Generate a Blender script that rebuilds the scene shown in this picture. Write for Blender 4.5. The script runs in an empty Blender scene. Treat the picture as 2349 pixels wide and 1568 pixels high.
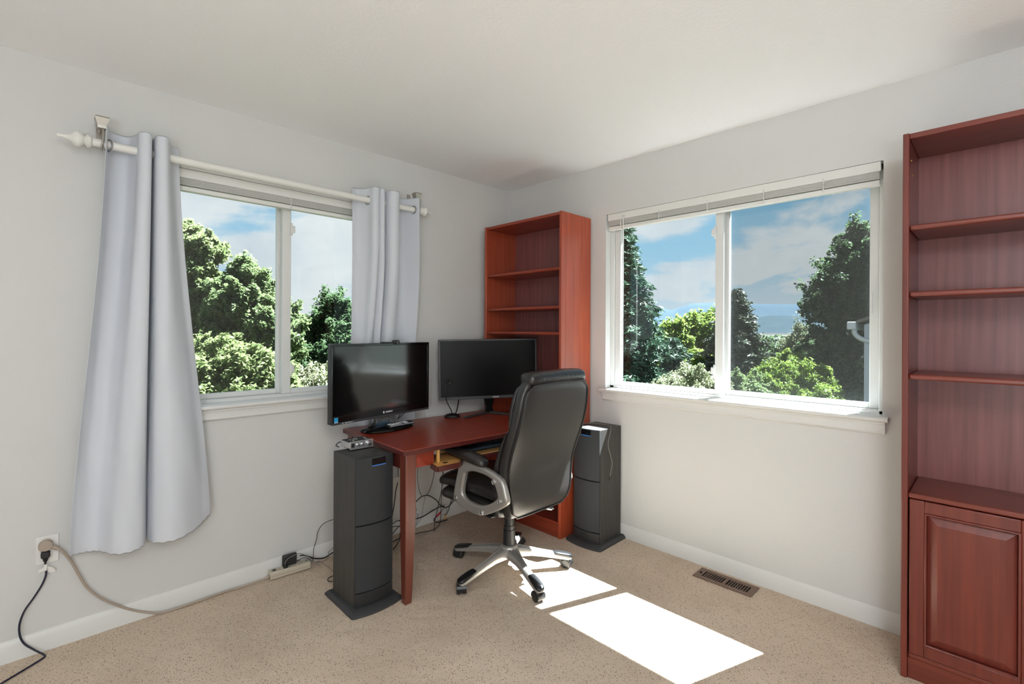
import bpy, bmesh, math, random
import numpy as np
from mathutils import Vector, Matrix

# ------------------------------------------------------------------ camera
SC = bpy.context.scene
COL = SC.collection
CAM = Vector((-2.7241, -2.7783, 1.3264)); YAW = 0.7894; ROLL = 0.005; FPX = 1112.05; CY = 758.8
fwd = Vector((math.cos(YAW), math.sin(YAW), 0))
r0 = Vector((math.sin(YAW), -math.cos(YAW), 0)); u0 = Vector((0, 0, 1))
rgt = r0*math.cos(ROLL) + u0*math.sin(ROLL); upv = -r0*math.sin(ROLL) + u0*math.cos(ROLL)
cam = bpy.data.cameras.new('camera'); cam.sensor_width = 36.0; cam.lens = FPX/2349*36
cam.shift_y = -(784-CY)/2349; cam.clip_start = 0.05; cam.clip_end = 20000
co = bpy.data.objects.new('camera', cam); COL.objects.link(co); SC.camera = co
m = Matrix((rgt, upv, -fwd)).transposed().to_4x4(); m.translation = CAM; co.matrix_world = m
def at(px, py, d):
    """point at forward depth d seen at pixel (px, py): used for the trees and hills outside"""
    return CAM + d*(fwd + (px-1174.5)/FPX*rgt - (py-CY)/FPX*upv)

# ------------------------------------------------------------------ colour management
SC.view_settings.view_transform = 'Standard'; SC.view_settings.look = 'None'
SC.view_settings.exposure = 0.12; SC.view_settings.gamma = 1.0; SC.view_settings.use_curve_mapping = False
SC.cycles.use_denoising = True
SC.cycles.max_bounces = 10; SC.cycles.diffuse_bounces = 6; SC.cycles.transparent_max_bounces = 16
SC.cycles.caustics_reflective = False; SC.cycles.caustics_refractive = False
SC.cycles.sample_clamp_indirect = 10.0

# ------------------------------------------------------------------ sun, sky, added fill lamps
SUN = 72.0; SKY = 1.08; CEIL_FILL = 48.0; GLOBE_FILL = 60.0
sun = bpy.data.lights.new('sun', 'SUN'); sun.energy = SUN; sun.angle = math.radians(0.55); sun.color = (0.85, 0.93, 1.0)
so = bpy.data.objects.new('sun', sun); COL.objects.link(so)
sd = Vector((-0.555, 0.20, -1.0)).normalized()          # travel direction of the light
so.rotation_euler = sd.to_track_quat('-Z', 'Y').to_euler()
so.location = (6, -4, 12)

W = bpy.data.worlds.new('sky'); SC.world = W; W.use_nodes = True
N = W.node_tree.nodes; L = W.node_tree.links; N.clear()
def wn(t, **k):
    n = N.new(t)
    for a, b in k.items():
        if a in ('operation', 'blend_type', 'data_type', 'noise_dimensions', 'use_clamp', 'clamp', 'interpolation_type'): setattr(n, a, b)
        else: n.inputs[a].default_value = b
    return n
tc = N.new('ShaderNodeTexCoord'); sep = N.new('ShaderNodeSeparateXYZ'); L.new(tc.outputs['Generated'], sep.inputs[0])
zc = wn('ShaderNodeMath', operation='MAXIMUM'); L.new(sep.outputs[2], zc.inputs[0]); zc.inputs[1].default_value = 0.0
za = wn('ShaderNodeMath', operation='ADD'); L.new(zc.outputs[0], za.inputs[0]); za.inputs[1].default_value = 0.22
dx = wn('ShaderNodeMath', operation='DIVIDE'); L.new(sep.outputs[0], dx.inputs[0]); L.new(za.outputs[0], dx.inputs[1])
dy = wn('ShaderNodeMath', operation='DIVIDE'); L.new(sep.outputs[1], dy.inputs[0]); L.new(za.outputs[0], dy.inputs[1])
cmb = N.new('ShaderNodeCombineXYZ'); L.new(dx.outputs[0], cmb.inputs[0]); L.new(dy.outputs[0], cmb.inputs[1])
n1 = wn('ShaderNodeTexNoise', Scale=1.25, Detail=7.0, Roughness=0.52, Distortion=0.35); L.new(cmb.outputs[0], n1.inputs['Vector'])
n2 = wn('ShaderNodeTexNoise', Scale=7.0, Detail=8.0, Roughness=0.6, Distortion=0.2); L.new(tc.outputs['Generated'], n2.inputs['Vector'])
# more cloud towards +y (the left window), clearer towards -y/+x
bias = wn('ShaderNodeMath', operation='MULTIPLY_ADD'); L.new(sep.outputs[1], bias.inputs[0]); bias.inputs[1].default_value = 0.11; bias.inputs[2].default_value = -0.005
ad = wn('ShaderNodeMath', operation='ADD'); L.new(n1.outputs[0], ad.inputs[0]); L.new(bias.outputs[0], ad.inputs[1])
ad2 = wn('ShaderNodeMath', operation='MULTIPLY_ADD'); L.new(n2.outputs[0], ad2.inputs[0]); ad2.inputs[1].default_value = 0.25; L.new(ad.outputs[0], ad2.inputs[2])
cov = N.new('ShaderNodeMapRange'); cov.interpolation_type = 'SMOOTHSTEP'; L.new(ad2.outputs[0], cov.inputs[0])
cov.inputs[1].default_value = 0.595; cov.inputs[2].default_value = 0.70
# low haze band of cloud
hz = N.new('ShaderNodeMapRange'); hz.interpolation_type = 'SMOOTHSTEP'; L.new(zc.outputs[0], hz.inputs[0])
hz.inputs[1].default_value = 0.0; hz.inputs[2].default_value = 0.16; hz.inputs[3].default_value = 0.75; hz.inputs[4].default_value = 0.0
mx = wn('ShaderNodeMath', operation='MAXIMUM'); L.new(cov.outputs[0], mx.inputs[0]); L.new(hz.outputs[0], mx.inputs[1])
blue = N.new('ShaderNodeValToRGB'); L.new(zc.outputs[0], blue.inputs[0])
blue.color_ramp.elements[0].color = (0.42, 0.62, 0.76, 1); blue.color_ramp.elements[1].position = 0.7; blue.color_ramp.elements[1].color = (0.13, 0.33, 0.60, 1)
e = blue.color_ramp.elements.new(0.25); e.color = (0.22, 0.47, 0.68, 1)
sh = wn('ShaderNodeTexNoise', Scale=3.0, Detail=5.0, Roughness=0.6); L.new(tc.outputs['Generated'], sh.inputs['Vector'])
cl = N.new('ShaderNodeValToRGB'); L.new(sh.outputs[0], cl.inputs[0])
cl.color_ramp.elements[0].position = 0.3; cl.color_ramp.elements[0].color = (0.50, 0.58, 0.66, 1)
cl.color_ramp.elements[1].position = 0.7; cl.color_ramp.elements[1].color = (0.80, 0.83, 0.85, 1)
mix = N.new('ShaderNodeMix'); mix.data_type = 'RGBA'
L.new(mx.outputs[0], mix.inputs[0]); L.new(blue.outputs[0], mix.inputs[6]); L.new(cl.outputs[0], mix.inputs[7])
bg = N.new('ShaderNodeBackground'); bg.inputs[1].default_value = SKY; L.new(mix.outputs[2], bg.inputs[0])
wo = N.new('ShaderNodeOutputWorld'); L.new(bg.outputs[0], wo.inputs[0])

# ------------------------------------------------------------------ materials
def srgb(r, g, b):
    f = lambda c: (c/255/12.92) if c/255 <= 0.04045 else ((c/255+0.055)/1.055)**2.4
    return (f(r), f(g), f(b), 1)
def mat(name, col, rough=0.5, metal=0.0, bump=None, coat=0.0, spec=None, vary=None, trans=0.0):
    """bump=(scale, strength, distance[, (sx,sy,sz)]); vary=(scale,(sx,sy,sz),colour2,lo,hi)"""
    M = bpy.data.materials.new(name); M.use_nodes = True
    nt = M.node_tree; b = nt.nodes['Principled BSDF']
    b.inputs['Base Color'].default_value = col; b.inputs['Roughness'].default_value = rough; b.inputs['Metallic'].default_value = metal
    if coat: b.inputs['Coat Weight'].default_value = coat; b.inputs['Coat Roughness'].default_value = 0.25
    if spec is not None: b.inputs['Specular IOR Level'].default_value = spec
    t = nt.nodes.new('ShaderNodeTexCoord')
    if vary:
        mp = nt.nodes.new('ShaderNodeMapping'); mp.inputs['Scale'].default_value = vary[1]
        nt.links.new(t.outputs['Object'], mp.inputs[0])
        nz = nt.nodes.new('ShaderNodeTexNoise'); nz.inputs['Scale'].default_value = vary[0]; nz.inputs['Detail'].default_value = 6
        nt.links.new(mp.outputs[0], nz.inputs['Vector'])
        mr = nt.nodes.new('ShaderNodeMapRange'); mr.inputs[1].default_value = vary[3]; mr.inputs[2].default_value = vary[4]
        nt.links.new(nz.outputs[0], mr.inputs[0])
        mi = nt.nodes.new('ShaderNodeMix'); mi.data_type = 'RGBA'; mi.inputs[6].default_value = col; mi.inputs[7].default_value = vary[2]
        nt.links.new(mr.outputs[0], mi.inputs[0]); nt.links.new(mi.outputs[2], b.inputs['Base Color'])
    if bump:
        nz = nt.nodes.new('ShaderNodeTexNoise'); nz.inputs['Scale'].default_value = bump[0]; nz.inputs['Detail'].default_value = 4
        if len(bump) > 3:
            mp = nt.nodes.new('ShaderNodeMapping'); mp.inputs['Scale'].default_value = bump[3]
            nt.links.new(t.outputs['Object'], mp.inputs[0]); nt.links.new(mp.outputs[0], nz.inputs['Vector'])
        else: nt.links.new(t.outputs['Object'], nz.inputs['Vector'])
        bp = nt.nodes.new('ShaderNodeBump'); bp.inputs['Strength'].default_value = bump[1]; bp.inputs['Distance'].default_value = bump[2]
        nt.links.new(nz.outputs[0], bp.inputs['Height']); nt.links.new(bp.outputs[0], b.inputs['Normal'])
    return M
def wood(name, axis, c1=(150, 60, 36), c2=(122, 44, 28), rough=0.33, k=1.0):
    s = [22, 22, 22]; s[axis] = 0.9
    return mat(name, srgb(*c1), rough, vary=(2.2, tuple(s), srgb(*c2), 0.3, 0.7), bump=(3.0, 0.12, 0.0006, tuple(v*2 for v in s)), coat=0.25)
M = {}
M['wall'] = mat('wall_paint', srgb(208, 207, 204), 0.75, bump=(95, 0.35, 0.0025))
M['ceil'] = mat('ceiling_paint', srgb(244, 244, 244), 0.8, bump=(70, 0.35, 0.003))
M['trim'] = mat('trim_paint', srgb(218, 217, 213), 0.42)
M['vinyl'] = mat('vinyl', srgb(216, 216, 213), 0.35)
M['blind'] = mat('blind_slats', srgb(222, 221, 216), 0.45)
M['wood_z'] = wood('cherry_upright', 2); M['wood_z_lit'] = wood('lit_cherry_upright', 2, (172, 78, 48), (146, 60, 38)); M['wood_z_shaded'] = wood('shaded_cherry_upright', 2, (120, 52, 40), (96, 40, 32)); M['wood_y_shaded'] = wood('shaded_cherry_along_y', 1, (124, 54, 40), (100, 42, 32)); M['wood_y'] = wood('cherry_along_y', 1); M['wood_x'] = wood('cherry_along_x', 0)  # lighter and darker copies of one cherry: window light and shade put into colour
M['wood_b'] = wood('cherry_back_sheen', 2, (140, 84, 80), (116, 66, 64), 0.4)  # paler, greyer cherry: sheen of the window light put into the colour
M['desk'] = wood('desk_top', 0, (148, 56, 33), (128, 44, 27), 0.3)
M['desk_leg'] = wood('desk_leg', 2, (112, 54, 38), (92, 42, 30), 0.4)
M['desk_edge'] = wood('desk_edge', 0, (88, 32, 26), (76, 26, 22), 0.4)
M['birch'] = wood('birch', 0, (222, 170, 100), (208, 154, 86), 0.35)
M['fabric'] = mat('curtain_cloth', srgb(205, 208, 214), 0.78, bump=(900, 0.1, 0.0004))
M['rodw'] = mat('rod_paint', srgb(226, 224, 218), 0.5, bump=(60, 0.25, 0.001, (1, 8, 8)))
M['nickel'] = mat('brushed_nickel', srgb(176, 170, 160), 0.32, 0.85)
M['steel'] = mat('ring_steel', srgb(150, 150, 152), 0.3, 0.9)
M['ash'] = mat('black_ash', srgb(66, 63, 60), 0.5, vary=(2.5, (60, 60, 1.6), srgb(42, 40, 39), 0.3, 0.7), bump=(3, 0.15, 0.0006, (100, 100, 3)))
M['grille'] = mat('grille_cloth', srgb(43, 44, 46), 0.8, bump=(700, 0.4, 0.001))
M['plastic'] = mat('black_plastic', srgb(38, 38, 39), 0.42)
M['basep'] = mat('base_plate', srgb(54, 54, 55), 0.6, bump=(60, 0.3, 0.002))
M['gloss'] = mat('gloss_black', srgb(14, 14, 15), 0.12)
M['screen_g'] = mat('glossy_screen', srgb(16, 15, 15), 0.10, spec=0.75)
M['screen_m'] = mat('matte_screen', srgb(8, 7, 7), 0.28, spec=0.22)
M['bezel'] = mat('bezel_grey', srgb(58, 58, 59), 0.4)
M['white_txt'] = mat('white_marking', srgb(215, 215, 218), 0.5)
M['blue'] = mat('blue_label', srgb(40, 150, 200), 0.4)
M['bluestrip'] = mat('blue_strip', srgb(50, 110, 190), 0.3)
M['leather'] = mat('black_leather', srgb(40, 38, 37), 0.34, bump=(260, 0.25, 0.0008), spec=0.6)
M['leather2'] = mat('black_leather_wrinkled', srgb(34, 32, 32), 0.33, bump=(38, 0.5, 0.006), spec=0.6)
M['silver'] = mat('silver_plastic', srgb(168, 164, 158), 0.34, 0.55)
M['chrome'] = mat('chrome', srgb(205, 208, 210), 0.14, 0.95)
M['alu'] = mat('brushed_aluminium', srgb(196, 196, 196), 0.36, 0.8, bump=(40, 0.1, 0.0005, (1, 60, 60)))
M['caster'] = mat('caster_plastic', srgb(28, 28, 29), 0.3)
M['cable'] = mat('black_cable', srgb(24, 24, 27), 0.45)
M['cable_n'] = mat('navy_cable', srgb(28, 27, 48), 0.45)
M['cable_g'] = mat('grey_cable', srgb(128, 122, 116), 0.5)
M['cable_w'] = mat('white_cable', srgb(205, 203, 198), 0.5)
M['beige'] = mat('beige_plastic', srgb(190, 180, 162), 0.5)
M['beige_c'] = mat('beige_cord', srgb(168, 153, 138), 0.5)
M['plate'] = mat('outlet_plastic', srgb(226, 223, 219), 0.35)
M['vent'] = mat('brown_metal', srgb(122, 98, 84), 0.5, 0.2)
M['dark'] = mat('dark_void', srgb(16, 11, 8), 0.9)
M['red'] = mat('red_plastic', srgb(200, 24, 40), 0.4)
M['yellow'] = mat('yellow_plastic', srgb(228, 160, 30), 0.4)
M['wrist'] = mat('wrist_rest', srgb(70, 86, 100), 0.25)
M['gold'] = mat('brass', srgb(190, 150, 80), 0.3, 0.9)

def carpet():
    Mt = bpy.data.materials.new('carpet'); Mt.use_nodes = True; nt = Mt.node_tree; b = nt.nodes['Principled BSDF']
    b.inputs['Roughness'].default_value = 0.95; b.inputs['Specular IOR Level'].default_value = 0.1
    t = nt.nodes.new('ShaderNodeTexCoord')
    def noise(sc, det=3, vec=None, rough=0.5):
        n = nt.nodes.new('ShaderNodeTexNoise'); n.inputs['Scale'].default_value = sc; n.inputs['Detail'].default_value = det; n.inputs['Roughness'].default_value = rough
        nt.links.new(vec or t.outputs['Object'], n.inputs['Vector']); return n
    def rng(src, a, b_, c=0.0, d=1.0):
        r = nt.nodes.new('ShaderNodeMapRange'); r.inputs[1].default_value = a; r.inputs[2].default_value = b_; r.inputs[3].default_value = c; r.inputs[4].default_value = d
        nt.links.new(src, r.inputs[0]); return r.outputs[0]
    def mixc(f, a, b_):
        mm = nt.nodes.new('ShaderNodeMix'); mm.data_type = 'RGBA'
        nt.links.new(f, mm.inputs[0])
        for i, v in ((6, a), (7, b_)):
            if isinstance(v, tuple): mm.inputs[i].default_value = v
            else: nt.links.new(v, mm.inputs[i])
        return mm.outputs[2]
    tuft = noise(230, 2)
    c = mixc(rng(tuft.outputs[0], 0.3, 0.7), srgb(196, 175, 153), srgb(230, 212, 192))
    sp = nt.nodes.new('ShaderNodeTexVoronoi'); sp.inputs['Scale'].default_value = 190; nt.links.new(t.outputs['Object'], sp.inputs['Vector'])
    rc = nt.nodes.new('ShaderNodeSeparateColor'); nt.links.new(sp.outputs['Color'], rc.inputs[0])
    a = rng(rc.outputs[0], 0.80, 0.86); d = rng(sp.outputs['Distance'], 0.30, 0.5, 1.0, 0.0)
    mu = nt.nodes.new('ShaderNodeMath'); mu.operation = 'MULTIPLY'; nt.links.new(a, mu.inputs[0]); nt.links.new(d, mu.inputs[1])
    c = mixc(mu.outputs[0], c, srgb(120, 101, 85))
    big = noise(2.3, 4)
    c = mixc(rng(big.outputs[0], 0.42, 0.75, 0.0, 0.35), c, srgb(156, 136, 116))
    nt.links.new(c, b.inputs['Base Color'])
    bp = nt.nodes.new('ShaderNodeBump'); bp.inputs['Strength'].default_value = 0.55; bp.inputs['Distance'].default_value = 0.006
    h = noise(170, 3, rough=0.7); nt.links.new(h.outputs[0], bp.inputs['Height']); 
    bp2 = nt.nodes.new('ShaderNodeBump'); bp2.inputs['Strength'].default_value = 0.5; bp2.inputs['Distance'].default_value = 0.02
    h2 = noise(14, 3); nt.links.new(h2.outputs[0], bp2.inputs['Height']); nt.links.new(bp2.outputs[0], bp.inputs['Normal'])
    nt.links.new(bp.outputs[0], b.inputs['Normal'])
    return Mt
M['carpet'] = carpet()
def glass(name, tint, refl):
    Mt = bpy.data.materials.new(name); Mt.use_nodes = True; nt = Mt.node_tree; nt.nodes.clear()
    o = nt.nodes.new('ShaderNodeOutputMaterial'); tr = nt.nodes.new('ShaderNodeBsdfTransparent'); tr.inputs[0].default_value = tint
    g = nt.nodes.new('ShaderNodeBsdfGlossy'); g.inputs['Roughness'].default_value = 0.01
    mx_ = nt.nodes.new('ShaderNodeMixShader'); mx_.inputs[0].default_value = refl
    nt.links.new(tr.outputs[0], mx_.inputs[1]); nt.links.new(g.outputs[0], mx_.inputs[2]); nt.links.new(mx_.outputs[0], o.inputs[0])
    return Mt
M['glass'] = glass('window_glass', (0.97, 0.99, 0.98, 1), 0.04)
def screen_mat():
    Mt = bpy.data.materials.new('insect_mesh'); Mt.use_nodes = True; nt = Mt.node_tree; nt.nodes.clear()
    o = nt.nodes.new('ShaderNodeOutputMaterial'); tr = nt.nodes.new('ShaderNodeBsdfTransparent')
    g = nt.nodes.new('ShaderNodeBsdfDiffuse'); g.inputs[0].default_value = srgb(76, 79, 80)
    mx_ = nt.nodes.new('ShaderNodeMixShader'); mx_.inputs[0].default_value = 0.2
    nt.links.new(tr.outputs[0], mx_.inputs[1]); nt.links.new(g.outputs[0], mx_.inputs[2]); nt.links.new(mx_.outputs[0], o.inputs[0])
    return Mt
M['insect'] = screen_mat()
def leafmat(name, c1, c2, tl=0.6, rough=0.5):
    Mt = bpy.data.materials.new(name); Mt.use_nodes = True; nt = Mt.node_tree; b = nt.nodes['Principled BSDF']
    b.inputs['Roughness'].default_value = rough; b.inputs['Specular IOR Level'].default_value = 0.12
    t = nt.nodes.new('ShaderNodeTexCoord')
    def nz(sc, lo, hi):
        n = nt.nodes.new('ShaderNodeTexNoise'); n.inputs['Scale'].default_value = sc; n.inputs['Detail'].default_value = 2
        nt.links.new(t.outputs['Object'], n.inputs['Vector'])
        r = nt.nodes.new('ShaderNodeMapRange'); r.inputs[1].default_value = lo; r.inputs[2].default_value = hi; nt.links.new(n.outputs[0], r.inputs[0]); return r.outputs[0]
    mm = nt.nodes.new('ShaderNodeMix'); mm.data_type = 'RGBA'; mm.inputs[6].default_value = c1; mm.inputs[7].default_value = c2
    nt.links.new(nz(9.0, 0.3, 0.7), mm.inputs[0]); nt.links.new(mm.outputs[2], b.inputs['Base Color'])
    ts = nt.nodes.new('ShaderNodeBsdfTranslucent'); nt.links.new(mm.outputs[2], ts.inputs[0])
    o = nt.nodes['Material Output']; ms = nt.nodes.new('ShaderNodeMixShader'); ms.inputs[0].default_value = tl
    nt.links.new(b.outputs[0], ms.inputs[1]); nt.links.new(ts.outputs[0], ms.inputs[2]); nt.links.new(ms.outputs[0], o.inputs[0])
    return Mt
def osrgb(r, g, b, k=0.50):
    c = srgb(r, g, b); return (c[0]*k, c[1]*k, c[2]*k, 1)
M['leaf_l'] = leafmat('leaf_light', osrgb(136, 156, 98), osrgb(172, 184, 126))
M['leaf_m'] = leafmat('leaf_mid', osrgb(126, 150, 98), osrgb(158, 174, 120))
M['leaf_d'] = leafmat('leaf_dark', osrgb(84, 112, 76), osrgb(112, 134, 92))
M['leaf_y'] = leafmat('leaf_bright', osrgb(132, 164, 66), osrgb(166, 186, 96))
M['leaf_p'] = leafmat('leaf_pale', osrgb(160, 172, 128), osrgb(200, 200, 160), 0.2)
M['needle_d'] = leafmat('needles_dark', osrgb(76, 92, 72), osrgb(112, 118, 92), 0.1)
M['needle_b'] = leafmat('needles_bluish', osrgb(72, 104, 82), osrgb(108, 136, 108), 0.1)
M['bark'] = mat('bark', osrgb(96, 78, 64), 0.9, bump=(12, 0.6, 0.02))
M['twig'] = mat('pale_twig', osrgb(168, 158, 132), 0.9)
M['mount'] = mat('hazy_far_hill', osrgb(72, 86, 96), 1.0, vary=(0.004, (1, 1, 3), osrgb(68, 82, 92), 0.35, 0.65), spec=0.0)  # aerial haze is put into the blue-grey colour
M['mount2'] = mat('hazy_near_hill', osrgb(66, 78, 84), 1.0, vary=(0.006, (1, 1, 3), osrgb(60, 72, 78), 0.35, 0.65), spec=0.0)  # distance haze is part of this hill colour too
M['grass'] = mat('grass', osrgb(50, 58, 40), 0.9, vary=(0.6, (1, 1, 1), osrgb(60, 66, 48), 0.3, 0.7))
M['shingle'] = mat('roof_shingle', osrgb(128, 118, 106), 0.9, bump=(25, 0.6, 0.02))
M['redroof'] = mat('red_roof_tile', osrgb(176, 116, 104), 0.8, bump=(12, 0.4, 0.02))
M['siding'] = mat('white_siding', osrgb(205, 210, 218), 0.6)
M['gutter'] = mat('white_gutter', osrgb(228, 230, 232), 0.4)

# ------------------------------------------------------------------ mesh helpers
class MB:
    def __init__(s): s.v = []; s.f = []
    def add(s, vs, fs):
        o = len(s.v); s.v += [tuple(v) for v in vs]; s.f += [tuple(i+o for i in f) for f in fs]; return s
    def box(s, a, b, rz=0, piv=None):
        x0, y0, z0 = a; x1, y1, z1 = b
        x0, x1 = min(x0, x1), max(x0, x1); y0, y1 = min(y0, y1), max(y0, y1); z0, z1 = min(z0, z1), max(z0, z1)
        vs = [Vector(p) for p in ((x0,y0,z0),(x1,y0,z0),(x1,y1,z0),(x0,y1,z0),(x0,y0,z1),(x1,y0,z1),(x1,y1,z1),(x0,y1,z1))]
        if rz:
            pv = Vector(piv or ((x0+x1)/2, (y0+y1)/2, 0)); R = Matrix.Rotation(rz, 3, 'Z'); vs = [R @ (v-pv) + pv for v in vs]
        return s.add(vs, ((0,3,2,1),(4,5,6,7),(0,1,5,4),(1,2,6,5),(2,3,7,6),(3,0,4,7)))
    def prism(s, poly, axis, a, b):
        """poly: list of 2D points (in the two other axes, cyclic order), extruded from a to b along axis"""
        n = len(poly)
        def P(p, h):
            return {0: (h, p[0], p[1]), 1: (p[0], h, p[1]), 2: (p[0], p[1], h)}[axis]
        vs = [P(p, a) for p in poly] + [P(p, b) for p in poly]
        fs = [tuple(range(n))[::-1], tuple(range(n, 2*n))] + [(i, (i+1) % n, (i+1) % n+n, i+n) for i in range(n)]
        return s.add(vs, fs)
    def ringprism(s, outer, inner, axis, a, b):
        """a closed frame between two loops of equal length"""
        n = len(outer)
        def P(p, h):
            return {0: (h, p[0], p[1]), 1: (p[0], h, p[1]), 2: (p[0], p[1], h)}[axis]
        vs = [P(p, a) for p in outer] + [P(p, b) for p in outer] + [P(p, a) for p in inner] + [P(p, b) for p in inner]
        fs = []
        for i in range(n):
            j = (i+1) % n
            fs += [(i, j, n+j, n+i), (2*n+j, 2*n+i, 3*n+i, 3*n+j), (j, i, 2*n+i, 2*n+j), (n+i, n+j, 3*n+j, 3*n+i)]
        return s.add(vs, fs)
    def cyl(s, p, q, r, r2=None, seg=20, cap=True):
        p = Vector(p); q = Vector(q); r2 = r if r2 is None else r2
        d = (q-p).normalized(); a = d.orthogonal().normalized(); b = d.cross(a)
        vs = []
        for c, rr in ((p, r), (q, r2)):
            vs += [c + rr*(math.cos(2*math.pi*i/seg)*a + math.sin(2*math.pi*i/seg)*b) for i in range(seg)]
        fs = [(i, (i+1) % seg, (i+1) % seg+seg, i+seg) for i in range(seg)]
        if cap: fs += [tuple(range(seg))[::-1], tuple(range(seg, 2*seg))]
        return s.add(vs, fs)
    def lathe(s, p, d, prof, seg=28):
        """prof: (distance along d, radius)"""
        p = Vector(p); d = Vector(d).normalized(); a = d.orthogonal().normalized(); b = d.cross(a); vs = []; n = len(prof)
        for h, r in prof:
            vs += [p + h*d + max(r, 1e-5)*(math.cos(2*math.pi*i/seg)*a + math.sin(2*math.pi*i/seg)*b) for i in range(seg)]
        fs = [(k*seg+i, k*seg+(i+1) % seg, (k+1)*seg+(i+1) % seg, (k+1)*seg+i) for k in range(n-1) for i in range(seg)]
        fs += [tuple(range(seg))[::-1], tuple(range((n-1)*seg, n*seg))]
        return s.add(vs, fs)
    def rings(s, rings, cap=True, closed=False):
        n = len(rings[0]); vs = [v for r in rings for v in r]; fs = []
        m_ = len(rings)
        for k in range(m_ if closed else m_-1):
            k2 = (k+1) % m_
            fs += [(k*n+i, k*n+(i+1) % n, k2*n+(i+1) % n, k2*n+i) for i in range(n)]
        if cap and not closed: fs += [tuple(range(n))[::-1], tuple(range((m_-1)*n, m_*n))]
        return s.add(vs, fs)
    def tube(s, pts, r, seg=8, sub=6, smooth=True, closed=False):
        P = [Vector(p) for p in pts]
        if smooth and len(P) > 2:
            Q = []
            n = len(P)
            for i in range(n if closed else n-1):
                if closed: p0, p1, p2, p3 = P[i-1], P[i], P[(i+1) % n], P[(i+2) % n]
                else: p0, p1, p2, p3 = P[max(i-1, 0)], P[i], P[i+1], P[min(i+2, n-1)]
                for k in range(sub):
                    t = k/sub
                    Q.append(0.5*((2*p1)+(-p0+p2)*t+(2*p0-5*p1+4*p2-p3)*t*t+(-p0+3*p1-3*p2+p3)*t**3))
            if not closed: Q.append(P[-1])
            P = Q
        rr = r if callable(r) else (lambda t: r)
        rings = []; a = None; n = len(P)
        for i, p in enumerate(P):
            if closed: d = P[(i+1) % n]-P[i-1]
            else: d = P[min(i+1, n-1)]-P[max(i-1, 0)]
            if d.length < 1e-9: d = Vector((0, 0, 1))
            d.normalize()
            if a is None: a = d.orthogonal().normalized()
            else:
                a = a - a.dot(d)*d
                a = a.normalized() if a.length > 1e-6 else d.orthogonal().normalized()
            b = d.cross(a); R = rr(i/max(n-1, 1))
            rings.append([p + R*(math.cos(2*math.pi*k/seg)*a + math.sin(2*math.pi*k/seg)*b) for k in range(seg)])
        return s.rings(rings, closed=closed)
    def build(s, name, mt, parent=None, smooth=False, bevel=0, seg=2, sub=0, angle=35, label=None):
        me = bpy.data.meshes.new(name); me.from_pydata(s.v, [], s.f); me.update()
        bm = bmesh.new(); bm.from_mesh(me); bmesh.ops.recalc_face_normals(bm, faces=bm.faces); bm.to_mesh(me); bm.free()
        me.materials.append(mt if not isinstance(mt, str) else M[mt])
        o = bpy.data.objects.new(name, me); COL.objects.link(o)
        if parent:
            o.parent = parent; o.matrix_parent_inverse = Matrix.Identity(4)
            pm = Matrix.Identity(4); q = parent
            loc = Vector((0, 0, 0))
            while q: loc += q.location; q = q.parent
            me.transform(Matrix.Translation(-loc))
        if bevel:
            bv = o.modifiers.new('bevel', 'BEVEL'); bv.width = bevel; bv.segments = seg; bv.limit_method = 'ANGLE'; bv.angle_limit = math.radians(angle)
        if sub:
            sm = o.modifiers.new('sub', 'SUBSURF'); sm.levels = sub; sm.render_levels = sub
        if smooth or bevel or sub:
            me.polygons.foreach_set('use_smooth', [True]*len(me.polygons))
            if not sub: me.set_sharp_from_angle(angle=math.radians(50 if smooth else 40))
        if label: o['label'] = label
        return o
def tag(o, label, cat, group=None, kind=None):
    if label: o['label'] = label
    if cat: o['category'] = cat
    if group: o['group'] = group
    if kind: o['kind'] = kind
    return o
def empty(name, loc, label=None, cat=None, group=None, kind=None):
    o = bpy.data.objects.new(name, None); COL.objects.link(o); o.location = loc; o.empty_display_size = 0.05
    return tag(o, label, cat, group, kind)
def struct(mb, name, mt, parent=None, **k):
    o = mb.build(name, mt, parent, **k)
    if not parent: o['kind'] = 'structure'
    return o
def sup(c, ax, bx, ra, rb, n=24, e=2.6):
    """superellipse ring around c with half sizes ra along ax, rb along bx"""
    out = []
    for i in range(n):
        t = 2*math.pi*i/n; ct, st = math.cos(t), math.sin(t)
        out.append(Vector(c) + Vector(ax)*ra*math.copysign(abs(ct)**(2/e), ct) + Vector(bx)*rb*math.copysign(abs(st)**(2/e), st))
    return out
def spline2(P, sub=6, closed=True):
    n = len(P); out = []
    for i in range(n):
        p0, p1, p2, p3 = [Vector(P[(i+k) % n]) for k in (-1, 0, 1, 2)]
        for k in range(sub):
            t = k/sub; out.append(0.5*((2*p1)+(-p0+p2)*t+(2*p0-5*p1+4*p2-p3)*t*t+(-p0+3*p1-3*p2+p3)*t**3))
    return out
def text(s, name, size, mt, parent, mw, depth=0.0006, bold=0):
    c = bpy.data.curves.new(name, 'FONT'); c.body = s; c.size = size; c.extrude = depth; c.align_x = 'CENTER'; c.align_y = 'CENTER'; c.offset = bold
    t = bpy.data.objects.new(name+'_tmp', c); COL.objects.link(t)
    dg = bpy.context.evaluated_depsgraph_get(); me = bpy.data.meshes.new_from_object(t.evaluated_get(dg))
    bpy.data.objects.remove(t)
    me.transform(mw); loc = Vector((0, 0, 0)); q = parent
    while q: loc += q.location; q = q.parent
    me.transform(Matrix.Translation(-loc)); me.materials.clear(); me.materials.append(M[mt])
    o = bpy.data.objects.new(name, me); COL.objects.link(o); o.parent = parent; return o

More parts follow.
